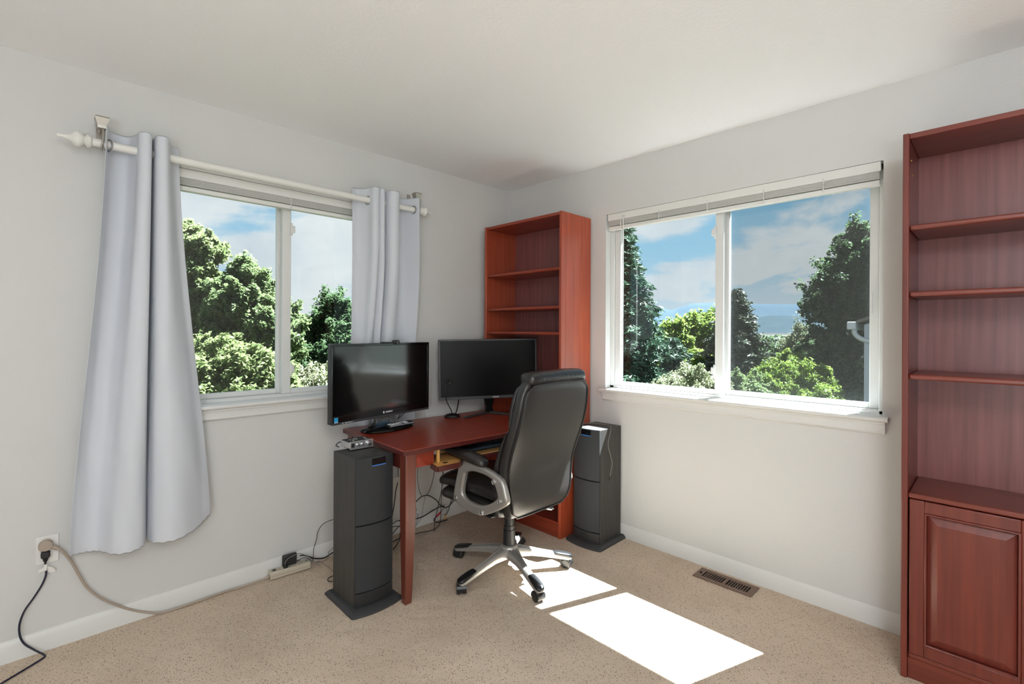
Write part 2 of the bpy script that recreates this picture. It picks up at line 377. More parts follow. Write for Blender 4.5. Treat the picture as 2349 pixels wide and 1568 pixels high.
# ------------------------------------------------------------------ the room
H = 2.44; X0, Y0 = -4.3, -4.4; T = 0.17
OPL = (-2.457, -0.973); OPR = (-2.404, -0.92); ZB, ZT = 0.95, 2.105      # window openings
struct(MB().box((X0-T, Y0-T, -0.12), (T, T, 0)), 'floor', 'carpet')
struct(MB().box((X0-T, Y0-T, H), (T, T, H+0.12)), 'ceiling', 'ceil')
def wall_with_hole(name, ax, a0, a1, h0, h1):
    mb = MB()
    for (p, q, z0, z1) in ((a0, h0, 0, H), (h1, a1, 0, H), (h0, h1, 0, ZB), (h0, h1, ZT, H)):
        if ax == 'x': mb.box((p, 0, z0), (q, T, z1))
        else: mb.box((0, p, z0), (T, q, z1))
    return struct(mb, name, 'wall')
wall_with_hole('wall_left', 'x', X0-T, T, *OPL)
wall_with_hole('wall_right', 'y', Y0-T, 0, *OPR)
struct(MB().box((X0-T, Y0, 0), (X0, 0, H)), 'wall_back', 'wall')
struct(MB().box((X0-T, Y0-T, 0), (0, Y0, H)), 'wall_near', 'wall')
# baseboards: flat board with a stepped, rounded cap
BP = [(0, 0), (.013, 0), (.013, .055), (.011, .060), (.011, .066), (.006, .076), (.003, .083), (0, .085)]
struct(MB().prism([(-d, z) for d, z in BP], 0, X0, 0), 'baseboard_left', 'trim', smooth=True)
struct(MB().prism([(-d, z) for d, z in BP], 1, Y0, -0.013), 'baseboard_right', 'trim', smooth=True)
struct(MB().prism([(X0+d, z) for d, z in BP], 1, Y0, -0.013), 'baseboard_back', 'trim', smooth=True)
struct(MB().prism([(Y0+d, z) for d, z in BP], 0, X0+.013, -.013), 'baseboard_near', 'trim', smooth=True)

# ceiling and floor lamps added out of view to brighten the room
t = empty('ceiling_fill_light', (-2.75, -3.55, H), 'added unseen round fill light on the ceiling behind the camera', 'added fill light')
MB().lathe((-2.75, -3.55, H), (0, 0, -1), [(0, .17), (.02, .17), (.02, .16)]).build('mount', 'nickel', t, smooth=True)
def fill_lampmat():  # glowing shade of the added ceiling lamp
    Mt = bpy.data.materials.new('fill_lamp_glass'); Mt.use_nodes = True; b = Mt.node_tree.nodes['Principled BSDF']
    b.inputs['Base Color'].default_value = (.9, .9, .88, 1); b.inputs['Emission Color'].default_value = (1, .97, .92, 1); b.inputs['Emission Strength'].default_value = 2.0
    return Mt
MB().lathe((-2.75, -3.55, H-.02), (0, 0, -1), [(0, .155), (.03, .15), (.06, .11), (.075, .05), (.078, 0.001)]).build('shade', fill_lampmat(), t, smooth=True)
t = empty('floor_fill_lamp', (-3.75, -3.55, 0), 'added unseen fill lamp on a stand behind the camera', 'floor lamp')  # second added lamp, out of view, for more fill
MB().lathe((-3.75, -3.55, 0), (0, 0, 1), [(0, .15), (.015, .15), (.03, .02)]).build('fill_lamp_base', 'nickel', t, smooth=True)
MB().cyl((-3.75, -3.55, .02), (-3.75, -3.55, .92), .012).build('pole', 'nickel', t, smooth=True)
for nm, loc, en, size, rot in (('ceiling_fill', (-2.75, -3.55, 2.20), CEIL_FILL, .2, (0, 0, 0)), ('floor_fill', (-3.75, -3.55, 1.10), GLOBE_FILL, .18, (0, 0, 0))):  # point lights added to lift the room's brightness
    l = bpy.data.lights.new(nm, 'POINT'); l.energy = en; l.shadow_soft_size = size; l.color = (.87, .94, 1.0)
    o = bpy.data.objects.new(nm, l); COL.objects.link(o); o.location = loc

# ------------------------------------------------------------------ windows
def window(name, ax, h0, h1, far_mirror):
    """ax: wall direction. u runs along the wall, w outwards, built in (u, w, z)"""
    root = empty(name, ((h0, 0, ZB) if ax == 'x' else (0, h0, ZB)), kind='structure')
    def B(mb, u0, u1, w0, w1, z0, z1):
        return mb.box((u0, w0, z0), (u1, w1, z1)) if ax == 'x' else mb.box((w0, u0, z0), (w1, u1, z1))
    g = lambda a: (h1-(a-h0)) if far_mirror else a          # mirror along the wall
    def BB(mb, a0, a1, *r): return B(mb, g(a0), g(a1), *r)
    # measured on the right window, distances from its corner-side edge (y=-0.92) => a = h0 + dist
    D = lambda d: h0 + d
    Wd = h1-h0
    # white reveal liner and outer frame
    mb = MB()
    BB(mb, h0, h1, .055, T-.001, ZB, ZB+.018); BB(mb, h0, h1, .055, T-.001, ZT-.03, ZT)
    BB(mb, h0, D(.03), .055, T-.001, ZB, ZT); BB(mb, D(Wd-.022), h1, .055, T-.001, ZB, ZT)
    BB(mb, D(.03), D(.75), .092, .10, ZB+.018, ZB+.03)
    mb.build('window_frame', 'vinyl', root, bevel=.003)
    # inner sash (corner side)
    mb = MB()
    BB(mb, D(.032), D(.074), .062, .092, ZB+.018, ZT-.03); BB(mb, D(.705), D(.752), .058, .092, ZB+.018, ZT-.03)
    BB(mb, D(.074), D(.705), .062, .092, ZB+.018, ZB+.044); BB(mb, D(.074), D(.705), .062, .092, ZT-.065, ZT-.03)
    sash = mb.build('sash', 'vinyl', root, bevel=.003)
    mb = MB(); BB(mb, D(.07), D(.71), .078, .082, ZB+.04, ZT-.06); mb.build('glass_pane', 'glass', sash)
    # outer sash (far side)
    mb = MB()
    BB(mb, D(.715), D(.766), .102, .132, ZB+.018, ZT-.03); BB(mb, D(Wd-.064), D(Wd-.026), .096, .128, ZB+.018, ZT-.03)
    BB(mb, D(.766), D(Wd-.064), .102, .132, ZB+.018, ZB+.044); BB(mb, D(.766), D(Wd-.064), .102, .132, ZT-.065, ZT-.03)
    sash2 = mb.build('sash', 'vinyl', root, bevel=.003)
    mb = MB(); BB(mb, D(.762), D(Wd-.06), .115, .119, ZB+.04, ZT-.06); mb.build('glass_pane', 'glass', sash2)
    if ax == 'y':
        mb = MB(); BB(mb, D(.762), D(Wd-.06), .146, .147, ZB+.03, ZT-.06); mb.build('insect_screen', 'insect', root)
        mb = MB()
        for zz in (1.42, 1.50): BB(mb, D(Wd-.058), D(Wd-.05), .075, .096, zz, zz+.012)
        BB(mb, D(Wd-.06), D(Wd-.048), .07, .078, 1.415, 1.517); mb.build('sash_handle', 'vinyl', sash2, bevel=.003)
    for zz in (1.86, 1.07):
        lt = MB(); BB(lt, D(.699), D(.712), .046, .058, zz, zz+.07); BB(lt, D(.688), D(.706), .040, .052, zz+.015, zz+.055)
        lt.build('sash_latch', 'vinyl', sash, bevel=.004)
    # stool and apron
    st = MB()
    prof = [(.055, ZB), (-.040, ZB), (-.046, ZB-.004), (-.047, ZB-.012), (-.044, ZB-.019), (-.036, ZB-.022), (.055, ZB-.022)]
    # inside the opening and the horns over the wall
    if ax == 'x':
        st.prism([(w, z) for w, z in prof if w < 0] + [(-.0005, ZB-.022), (-.0005, ZB)], 0, h0-.025, h1+.025); st.box((h0+.001, -.001, ZB-.001), (h1-.001, .056, ZB+.0015))
    else:
        st.prism([(w, z) for w, z in prof if w < 0] + [(-.0005, ZB-.022), (-.0005, ZB)], 1, h0-.025, h1+.025); st.box((-.001, h0+.001, ZB-.001), (.056, h1-.001, ZB+.0015))
    st.build('window_sill', 'trim', root, smooth=True)
    ap = MB(); prof = [(0, ZB-.022), (-.024, ZB-.022), (-.024, ZB-.034), (-.017, ZB-.036), (-.014, ZB-.066), (-.017, ZB-.071), (-.012, ZB-.078), (-.008, ZB-.080), (0, ZB-.080)]
    ap.prism(prof, 0 if ax == 'x' else 1, h0-.012, h1+.012)
    ap.build('window_apron', 'trim', root, smooth=True)
    return root
window('window_2', 'y', OPR[0], OPR[1], True)
window('window_1', 'x', OPL[0], OPL[1], True)

def blind(ax, h0, h1, label, cords, tilt_u, zdrop):
    root = empty('window_blind', ((h0, 0, ZT) if ax == 'x' else (0, h0, ZT)), label, 'blind')
    def B(mb, u0, u1, w0, w1, z0, z1):
        return mb.box((u0, w0, z0), (u1, w1, z1)) if ax == 'x' else mb.box((w0, u0, z0), (w1, u1, z1))
    a, b = h0+.012, h1-.012
    mb = MB(); B(mb, a, b, .012, .046, ZT-.036, ZT-.003); mb.build('headrail', 'blind', root, bevel=.002)
    mb = MB(); B(mb, a-.002, b+.002, .004, .011, ZT-.045, ZT-.001); mb.build('valance', 'blind', root, bevel=.002)
    mb = MB()
    n = 13
    for i in range(n):
        z = ZT-.040-.0031*i; k = .0012*math.sin(i*2.1)
        B(mb, a+.004+k, b-.004+k, .008+k, .044+k, z-.0016, z)
    mb.build('slat_stack', 'blind', root)
    mb = MB(); B(mb, a+.003, b-.003, .008, .044, ZT-.106+zdrop, ZT-.084+zdrop); mb.build('bottom_rail', 'blind', root, bevel=.003)
    for c in cords:
        mb = MB(); u = c
        rng = random.Random(int(c*1000))
        for k in range(7):
            pts = [(u+rng.uniform(-.006, .006), .004+rng.uniform(-.004, .002), ZT-.036-k*.010+rng.uniform(-.003, .003)) for _ in range(4)]
            pts = [p if ax == 'x' else (p[1], p[0], p[2]) for p in pts]
            mb.tube(pts, .0016, seg=5, sub=4)
        p0, p1 = ((u, .002, ZT-.03), (u, .002, ZT-.105)); f = (lambda p: p) if ax == 'x' else (lambda p: (p[1], p[0], p[2]))
        mb.tube([f(p0), f(p1)], .0018, seg=6, smooth=False)
        mb.build('ladder_cord', 'blind', root)
    if tilt_u is not None:
        f = (lambda u, w, z: (u, w, z)) if ax == 'x' else (lambda u, w, z: (w, u, z))
        MB().cyl(f(tilt_u, -.006, ZT-.035), f(tilt_u, -.008, 1.22), .0035, seg=8).build('tilt_wand', 'plate', root, smooth=True)
        MB().tube([f(tilt_u, .02, ZT-.030), f(tilt_u, 0, ZT-.028), f(tilt_u, -.006, ZT-.037)], .002, seg=6).build('wand_hook', 'nickel', root)
    return root
blind('y', OPR[0], OPR[1], 'raised white slatted blind in the top of the right-hand window without curtains', [-1.03, -1.30, -1.60, -1.90, -2.17], -1.055, 0)
blind('x', OPL[0], OPL[1], 'raised pale slatted blind behind the white curtain rod in the left window', [-2.23, -1.70, -1.2], None, 0)

# ------------------------------------------------------------------ curtain rod and curtains
RY, RZ = -.10, 2.108
t = empty('curtain_rod', (-1.74, RY, RZ), 'white turned wooden curtain rod with finials above the left window', 'curtain rod')
MB().cyl((-2.545, RY, RZ), (-.925, RY, RZ), .0175, seg=28).build('rod', 'rodw', t, smooth=True)
prof = [(0, .0175), (.004, .022), (.012, .027), (.022, .027), (.030, .019), (.034, .016), (.040, .021), (.052, .030), (.066, .032), (.080, .026), (.092, .016), (.104, .011), (.125, .0075), (.138, .0065), (.146, .008), (.152, .0065), (.156, .001)]
MB().lathe((-2.545, RY, RZ), (-1, 0, .0), [(h*.72, r) for h, r in prof]).build('finial', 'rodw', t, smooth=True)
MB().lathe((-.925, RY, RZ), (1, 0, 0), [(h*.60, r) for h, r in prof]).build('finial', 'rodw', t, smooth=True)
for bx in (-2.515, -.945):
    b = MB()
    # square flared cup, hanging from a peg plate at the wall, hook around the rod
    cz = RZ+.075
    for z0, z1, a0, a1 in ((cz-.012, cz, .014, .015), (cz, cz+.030, .015, .024), (cz+.030, cz+.036, .024, .022)):
        b.add([(bx-a0, RY-a0, z0), (bx+a0, RY-a0, z0), (bx+a0, RY+a0, z0), (bx-a0, RY+a0, z0), (bx-a1, RY-a1, z1), (bx+a1, RY-a1, z1), (bx+a1, RY+a1, z1), (bx-a1, RY+a1, z1)],
              ((0,3,2,1),(4,5,6,7),(0,1,5,4),(1,2,6,5),(2,3,7,6),(3,0,4,7)))
    b.tube([(bx, RY+.02, cz+.012), (bx, -.03, cz+.005), (bx, -.002, cz+.005)], .006, seg=8, smooth=False)
    b.box((bx-.012, -.004, cz-.03), (bx+.012, -.0005, cz+.045))
    hook = [(bx+.002, RY+.004, cz-.008), (bx+.004, RY-.022, cz-.022), (bx+.003, RY-.0255, RZ+.012), (bx, RY-.024, RZ-.008), (bx, RY-.012, RZ-.0225), (bx, RY+.008, RZ-.0245), (bx, RY+.022, RZ-.012), (bx, RY+.024, RZ+.004)]
    b.tube(hook, .0042, seg=8)
    b.build('bracket', 'nickel', t, smooth=True)

def curtain(top, bot, zb, zfun, label, rings, squeeze=None, sub=7, nz=44):
    n = (len(top)-1)*sub+1
    def spl(P, u):
        k = min(int(u), len(P)-2); f = u-k
        p0, p1, p2, p3 = P[max(k-1, 0)], P[k], P[k+1], P[min(k+2, len(P)-1)]
        return [0.5*((2*b)+(-a+c)*f+(2*a-5*b+4*c-d)*f*f+(-a+3*b-3*c+d)*f**3) for a, b, c, d in zip(p0, p1, p2, p3)]
    zt = 2.183
    v = []; fcs = []
    for j in range(nz+1):
        w = j/nz
        for i in range(n):
            u = i/sub
            a = spl(top, u); b = spl(bot, u); zbot = zfun(i/(n-1))
            z = zt + (zbot-zt)*w
            s = w**1.15
            s = s*s*(3-2*s)*.45 + s*.55
            x = a[0]+(b[0]-a[0])*s; y = a[1]+(b[1]-a[1])*s
            y += .0035*math.sin(9*w+u*1.7)*w + .002*math.sin(23*w-u*2.3)*w
            if squeeze: y = squeeze(x, y, z)
            if w > .985: z += .003*math.sin(i*1.3)
            v.append((x, y, z))
    for j in range(nz):
        for i in range(n-1):
            k = j*n+i; fcs.append((k, k+1, k+1+n, k+n))
    me = bpy.data.meshes.new('curtain'); me.from_pydata(v, [], fcs); me.update(); me.materials.append(M['fabric'])
    me.polygons.foreach_set('use_smooth', [True]*len(me.polygons))
    o = bpy.data.objects.new('curtain', me); COL.objects.link(o); tag(o, label, 'curtain', 'grey curtains on the rod')
    sm = o.modifiers.new('thick', 'SOLIDIFY'); sm.thickness = .0022; sm.offset = 0
    sb = o.modifiers.new('sub', 'SUBSURF'); sb.levels = 1; sb.render_levels = 1
    for (x, y, ang) in rings:
        pts = []
        d = Vector((math.cos(ang), math.sin(ang), 0))
        for k in range(20):
            a = 2*math.pi*k/20; pts.append(Vector((x, RY, RZ-.002)) + .0245*math.cos(a)*d + .0245*math.sin(a)*Vector((0, 0, 1)))
        MB().tube(pts, .0032, seg=8, smooth=False, closed=True).build('grommet', 'steel', o, smooth=True)
    return o
topL = [(-2.503, -.150), (-2.497, -.115), (-2.480, -.055), (-2.425, -.040), (-2.398, -.095), (-2.392, -.148), (-2.370, -.166), (-2.351, -.150), (-2.347, -.095), (-2.343, -.040), (-2.339, -.090), (-2.332, -.150), (-2.307, -.168), (-2.289, -.150), (-2.277, -.100), (-2.258, -.052), (-2.232, -.040)]
botL = [(-2.612, -.105), (-2.592, -.078), (-2.562, -.060), (-2.530, -.064), (-2.502, -.090), (-2.470, -.128), (-2.420, -.150), (-2.378, -.138), (-2.360, -.090), (-2.352, -.052), (-2.344, -.085), (-2.328, -.130), (-2.280, -.156), (-2.225, -.148), (-2.165, -.120), (-2.128, -.090), (-2.100, -.066)]
def zL(t): return .372 + .026*math.exp(-t/.12) - .008*math.exp(-((t-.36)/.1)**2) + (.0 if t < .78 else .06*((t-.78)/.22)**1.3) + .012*math.exp(-((t-.56)/.03)**2)
curtain(topL, botL, .37, zL, 'long pale grey grommet curtain hanging left of the window above the wall outlet', [(-2.493, 0, 2.0), (-2.396, 0, 1.75), (-2.346, 0, 1.6), (-2.282, 0, 1.25)])
topR = [(-1.362, -.042), (-1.325, -.045), (-1.290, -.095), (-1.283, -.150), (-1.262, -.160), (-1.243, -.152), (-1.236, -.140), (-1.220, -.155), (-1.200, -.140), (-1.193, -.09), (-1.188, -.045), (-1.182, -.09), (-1.170, -.150), (-1.140, -.168), (-1.105, -.150), (-1.096, -.09), (-1.078, -.045), (-1.01, -.040), (-.975, -.095), (-.955, -.145)]
botR = [(-1.360, -.055), (-1.330, -.045), (-1.300, -.060), (-1.275, -.105), (-1.250, -.125), (-1.235, -.090), (-1.215, -.055), (-1.205, -.080), (-1.190, -.125), (-1.170, -.11), (-1.160, -.055), (-1.150, -.08), (-1.135, -.125), (-1.105, -.14), (-1.075, -.12), (-1.060, -.08), (-1.035, -.05), (-.980, -.045), (-.935, -.070), (-.900, -.105)]
def sqz(x, y, z):
    if z > 1.75: k = 1.0
    elif z > .95: k = .30 + .70*(z-.95)/.8
    else: k = .30
    return -.035 + (y+.045)*k*.8 if k < 1 else y
def sqz2(x, y, z):
    f = min(1, max(0, (z-.9)/.9)); f = f*f*(3-2*f)
    yc = -.034 + (y+.09)*.30
    return yc + (y-yc)*f
curtain(topR, botR, .37, lambda t: .375, 'pale grey grommet curtain between the left window and the corner, behind the glossy television', [(-1.290, 0, 1.9), (-1.195, 0, 1.65), (-1.097, 0, 1.6), (-.972, 0, 1.75)], sqz2)

# ------------------------------------------------------------------ bookcases
def bookcase(y1, label, group, door):
    """stands against the right wall; y1 = edge nearest the corner; 0.737 wide, 0.312 deep, 2.095 high"""
    WZ, WY = ('wood_z_shaded', 'wood_y_shaded') if door['doors'] else ('wood_z_lit', 'wood_y')  # shaded copy for the case with doors, lit copy for the corner one
    y0 = y1-.737; xf, xb = -.33, -.016; tk = .020
    root = empty('bookcase', (-.17, (y0+y1)/2, 0), label, 'bookcase', group)
    def side(a): return MB().box((xf, a, 0), (xb, a+tk, 2.095)).build('side_panel', WZ, root, bevel=.003)
    side(y0); side(y1-tk)
    MB().box((xb-.006, y0+tk, .08), (xb, y1-tk, 2.09)).build('back_panel', 'wood_b', root)
    MB().box((xf+.004, y0+tk, 2.073), (xb-.006, y1-tk, 2.093)).build('top_panel', WY, root, bevel=.002)
    def shelf(z, nose=.0): return MB().box((xf+.006-nose, y0+tk+.0005, z-.020), (xb-.006, y1-tk-.0005, z)).build('shelf', WY, root, bevel=.006 if nose == 0 else .005)
    for z in door['shelves']: shelf(z)
    shelf(.714, .004); shelf(.10)
    MB().box((xf+.010, y0+tk, 0), (xf+.028, y1-tk, .08)).build('kick_board', WY, root, bevel=.002)
    # small bright shelf-pin dots
    for (yy, zz) in door['pins']:
        s = 1 if abs(yy-y0) < .3 else -1
        base = y0+tk if s == 1 else y1-tk
        MB().cyl((xf+.05+.02*(zz*7 % 2), base, zz), (xf+.05+.02*(zz*7 % 2), base+s*.003, zz), .004, seg=8).build('shelf_pin', 'gold', root)
    if door['doors']:
        ym = (y0+y1)/2
        for (a, b) in ((ym+.002, y1-tk-.004), (y0+tk+.004, ym-.002)):
            z0, z1 = .100, .690; x = xf+.004
            dr = MB(); fw = .045
            for (p, q, r, s_) in ((a, a+fw, z0, z1), (b-fw, b, z0, z1), (a+fw, b-fw, z0, z0+fw), (a+fw, b-fw, z1-fw, z1)):
                dr.box((x, p, r), (x+.018, q, s_))
            d = dr.build('door', WZ, root, bevel=.003)
            # cove moulding inside the frame and the raised field
            mo = MB(); e = fw-.0005
            mo.ringprism([(a+e, z0+e), (b-e, z0+e), (b-e, z1-e), (a+e, z1-e)], [(a+e+.007, z0+e+.007), (b-e-.007, z0+e+.007), (b-e-.007, z1-e-.007), (a+e+.007, z1-e-.007)], 0, x-.003, x+.012)
            mo.build('moulding', WZ, d, bevel=.002)
            f = fw+.007; g = f+.030; pn = MB()
            xs0, xs1 = x+.013, x+.001
            o4 = [(xs0, a+f, z0+f), (xs0, b-f, z0+f), (xs0, b-f, z1-f), (xs0, a+f, z1-f)]; i4 = [(xs1, a+g, z0+g), (xs1, b-g, z0+g), (xs1, b-g, z1-g), (xs1, a+g, z1-g)]
            bk = [(x+.016, p[1], p[2]) for p in o4]
            pn.add(o4+i4+bk, ((4,5,6,7), (0,1,5,4), (1,2,6,5), (2,3,7,6), (3,0,4,7), (8,9,1,0), (9,10,2,1), (10,11,3,2), (11,8,0,3), (8,11,10,9)))
            pn.build('raised_panel', WZ, d)
    return root
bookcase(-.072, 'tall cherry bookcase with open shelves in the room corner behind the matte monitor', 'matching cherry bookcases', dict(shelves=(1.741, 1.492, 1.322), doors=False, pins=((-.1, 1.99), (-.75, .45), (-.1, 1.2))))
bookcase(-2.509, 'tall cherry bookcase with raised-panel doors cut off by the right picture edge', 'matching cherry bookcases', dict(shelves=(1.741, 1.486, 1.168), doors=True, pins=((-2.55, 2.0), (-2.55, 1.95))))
# the corner bookcase has shelves only; a lower one too
# ------------------------------------------------------------------ desk
DX, DY = -1.460, -.774; DW, DD = 1.085, .71; ZD = .750
desk = empty('desk', (DX, DY, 0), 'cherry red writing desk with tapered legs in the room corner', 'desk')
MB().box((DX, DY, ZD-.026), (DX+DW, DY+DD, ZD)).build('desktop', 'desk', desk, bevel=.0035)
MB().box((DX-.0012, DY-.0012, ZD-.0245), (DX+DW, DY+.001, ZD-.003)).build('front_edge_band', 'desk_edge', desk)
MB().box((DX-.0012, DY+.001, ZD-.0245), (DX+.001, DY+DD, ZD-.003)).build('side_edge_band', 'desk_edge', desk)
def leg(cx, cy, sx, sy):
    """tapered square leg, outer corner at (cx, cy), body towards (sx, sy)"""
    w, w2 = .058, .036; zt = ZD-.026; r = []
    for z, k in ((zt, w), (.42, w), (.06, w2+.004), (0, w2)):
        r.append([(cx, cy, z), (cx+sx*k, cy, z), (cx+sx*k, cy+sy*k, z), (cx, cy+sy*k, z)])
    return MB().rings(r).build('leg', 'desk_leg', desk, bevel=.003)
o_ = .020
leg(DX+o_, DY+o_-.006, 1, 1); leg(DX+DW-o_, DY+.39, -1, 1); leg(DX+o_, DY+DD-o_, 1, -1); leg(DX+DW-o_, DY+DD-o_, -1, -1)
za, zb_ = ZD-.026, ZD-.106
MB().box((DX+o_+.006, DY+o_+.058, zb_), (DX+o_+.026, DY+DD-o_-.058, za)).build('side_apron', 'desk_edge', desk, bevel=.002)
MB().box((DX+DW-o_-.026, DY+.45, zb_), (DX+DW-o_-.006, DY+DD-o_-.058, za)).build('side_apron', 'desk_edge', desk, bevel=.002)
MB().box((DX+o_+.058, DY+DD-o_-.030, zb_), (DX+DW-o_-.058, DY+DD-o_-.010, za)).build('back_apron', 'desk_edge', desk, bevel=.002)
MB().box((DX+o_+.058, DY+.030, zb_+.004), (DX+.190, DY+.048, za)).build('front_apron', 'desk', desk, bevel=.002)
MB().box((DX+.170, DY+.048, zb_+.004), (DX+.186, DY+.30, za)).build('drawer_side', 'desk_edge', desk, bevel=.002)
# pull-out keyboard tray and mouse platform
ZTR = .656
tr = MB().box((-1.100, -.765, ZTR-.016), (-.600, -.455, ZTR)).build('keyboard_tray', 'birch', desk, bevel=.002)
MB().box((-1.100, -.782, ZTR-.026), (-.600, -.765, ZTR-.001)).build('tray_edge', 'desk_edge', tr, bevel=.003)
pl = [(-1.296, -.818), (-1.170, -.818), (-1.118, -.775), (-1.105, -.60), (-1.270, -.60), (-1.282, -.740)]
mp = MB().prism(pl, 2, ZTR-.016, ZTR-.002).build('mouse_platform', 'birch', desk, bevel=.001)
pe = MB()
for p, q in zip(pl[:3], pl[1:3]+[pl[3]]): 
    d = (Vector(q)-Vector(p)).normalized(); n_ = Vector((d[1], -d[0]))*.007
    pe.prism([p, q, tuple(Vector(q)+n_), tuple(Vector(p)+n_)], 2, ZTR-.026, ZTR-.001)
p, q = pl[5], pl[0]; d = (Vector(q)-Vector(p)).normalized(); n_ = Vector((d[1], -d[0]))*.007
pe.prism([p, q, tuple(Vector(q)+n_), tuple(Vector(p)+n_)], 2, ZTR-.026, ZTR-.001)
pe.build('platform_edge', 'desk_edge', mp)
MB().box((-1.236, -.785, ZTR-.0015), (-1.212, -.768, ZTR)).build('swivel_bolt', 'dark', mp)
MB().box((-1.252, -.748, ZTR-.002), (-1.238, -.734, ZD-.0265)).build('support_post', 'birch', desk, bevel=.001)
MB().cyl((-1.215, -.70, ZTR-.002), (-1.215, -.70, ZD-.0265), .011, seg=14).build('swivel_post', 'nickel', desk, smooth=True)
for yy in (-1.10+.004, -.60-.018):
    MB().box((yy, -.70, ZTR), (yy+.014, -.46, ZD-.0265)).build('tray_bracket', 'plastic', desk)
desk.rotation_euler.z = math.radians(-3.0)

# keyboard on the tray
k = empty('keyboard', (-.85, -.63, ZTR), 'black keyboard with glossy palm rest on the pull-out tray under the desk', 'keyboard')
MB().add(*(lambda a: (a, ((0,3,2,1),(4,5,6,7),(0,1,5,4),(1,2,6,5),(2,3,7,6),(3,0,4,7))))([(-1.04, -.738, ZTR), (-.64, -.738, ZTR), (-.64, -.565, ZTR), (-1.04, -.565, ZTR), (-1.04, -.738, ZTR+.010), (-.64, -.738, ZTR+.010), (-.64, -.565, ZTR+.026), (-1.04, -.565, ZTR+.026)])).build('keyboard_case', 'plastic', k, bevel=.002)
MB().box((-1.035, -.737, ZTR+.0095), (-.645, -.690, ZTR+.0165)).build('palm_rest', 'wrist', k, bevel=.003)
kk = MB()
for r in range(5):
    for c in range(19):
        x = -1.028+c*.0201; y = -.680+r*.022; z = ZTR+.014+(y+.738)*.09
        kk.box((x, y, z), (x+.016, y+.017, z+.008))
kk.build('keys', 'caster', k)
k.rotation_euler.z = math.radians(-3)

# ------------------------------------------------------------------ televisions used as monitors
def panel(root, O, a, w, h, zb, t, bez, scr, bmat, tilt=0, frame=.014, lower=.03, roll=0):
    """O: centre point of the front face; a: heading of its right direction"""
    R = Matrix.Translation((O[0], O[1], zb)) @ Matrix.Rotation(a, 4, 'Z') @ Matrix.Rotation(roll, 4, 'Y')
    def loc(mb):
        mb.v = [tuple(R @ Vector(v)) for v in mb.v]; return mb
    f = frame
    body = loc(MB().box((-w/2, .012, 0), (w/2, t, h))).build('cabinet', bmat, root, bevel=.006)
    bz = MB()
    for b in (((-w/2, 0, 0), (w/2, .014, lower)), ((-w/2, 0, h-f), (w/2, .014, h)), ((-w/2, 0, lower), (-w/2+f, .014, h-f)), ((w/2-f, 0, lower), (w/2, .014, h-f))): bz.box(*b)
    loc(bz).build('bezel', bez, root, bevel=.002)
    loc(MB().box((-w/2+f-.001, .0035, lower-.001), (w/2-f+.001, .0135, h-f+.001))).build('screen', scr, root)
    loc(MB().box((-w*.3, t, h*.15), (w*.3, t+.03, h*.75))).build('rear_housing', bmat, root, bevel=.012)
    return R, loc
a = math.radians(9.8)
TVO = (-1.245, -.245)
tv = empty('television', (TVO[0], TVO[1], ZD), 'glossy black television on an oval stand at the left end of the desk', 'television', 'black screens on the desk')
TO = (TVO[0]-.006, TVO[1])
R, loc = panel(tv, TO, a, .705, .430, .822, .048, 'gloss', 'screen_g', 'plastic', frame=.014, lower=.044)
loc(MB().box((-.3525, -.002, 0), (.3525, .004, .012))).build('chin', 'bezel', tv, bevel=.002)
st = MB()
st.rings([sup((TVO[0]+.01, TVO[1]-.0, z), (math.cos(a), math.sin(a), 0), (-math.sin(a), math.cos(a), 0), ra, rb, 40, 2.3) for z, ra, rb in ((ZD+.001, .168, .098), (ZD+.006, .172, .102), (ZD+.012, .166, .097), (ZD+.016, .150, .084), (ZD+.017, .02, .02))])
st.build('stand_base', 'gloss', tv, smooth=True)
def P3(x, y, z): return tuple(Matrix.Translation((TVO[0], TVO[1], 0)) @ Matrix.Rotation(a, 4, 'Z') @ Vector((x, y, z)))
nk = MB(); rr = []
for z, hw, hd in ((ZD+.014, .085, .030), (ZD+.030, .056, .020), (ZD+.05, .048, .014), (.86, .048, .012)):
    rr.append([P3(-hw-.02, .02-hd, z), P3(hw-.02, .02-hd, z), P3(hw-.02, .02+hd, z), P3(-hw-.02, .02+hd, z)])
nk.rings(rr).build('stand_neck', 'gloss', tv, bevel=.004)
RT = Matrix.Rotation(math.pi/2, 4, 'X')
text('ELEMENT', 'brand_lettering', .0125, 'white_txt', tv, R @ Matrix.Translation((.028, -.0012, .027)) @ RT, bold=.0003)
em = MB(); em.prism([(-.0045*math.cos(q)-.012, .027+.0075*math.sin(q)) for q in [2*math.pi*i/16 for i in range(16)]], 1, -.0015, .001); loc(em).build('brand_emblem', 'white_txt', tv)
# energy label and port markings at the lower left
loc(MB().box((-.342, -.0012, .012), (-.318, .0005, .040))).build('energy_label', 'blue', tv)
loc(MB().box((-.340, -.0016, .013), (-.320, -.0005, .0165))).build('energy_label_text', 'white_txt', tv)
mk = MB()
for x0, x1 in ((-.295, -.283), (-.276, -.262), (-.258, -.248), (-.245, -.234), (-.226, -.222)): mk.box((x0, -.0028, .004), (x1, -.0015, .0075))
loc(mk).build('port_marking', 'white_txt', tv)

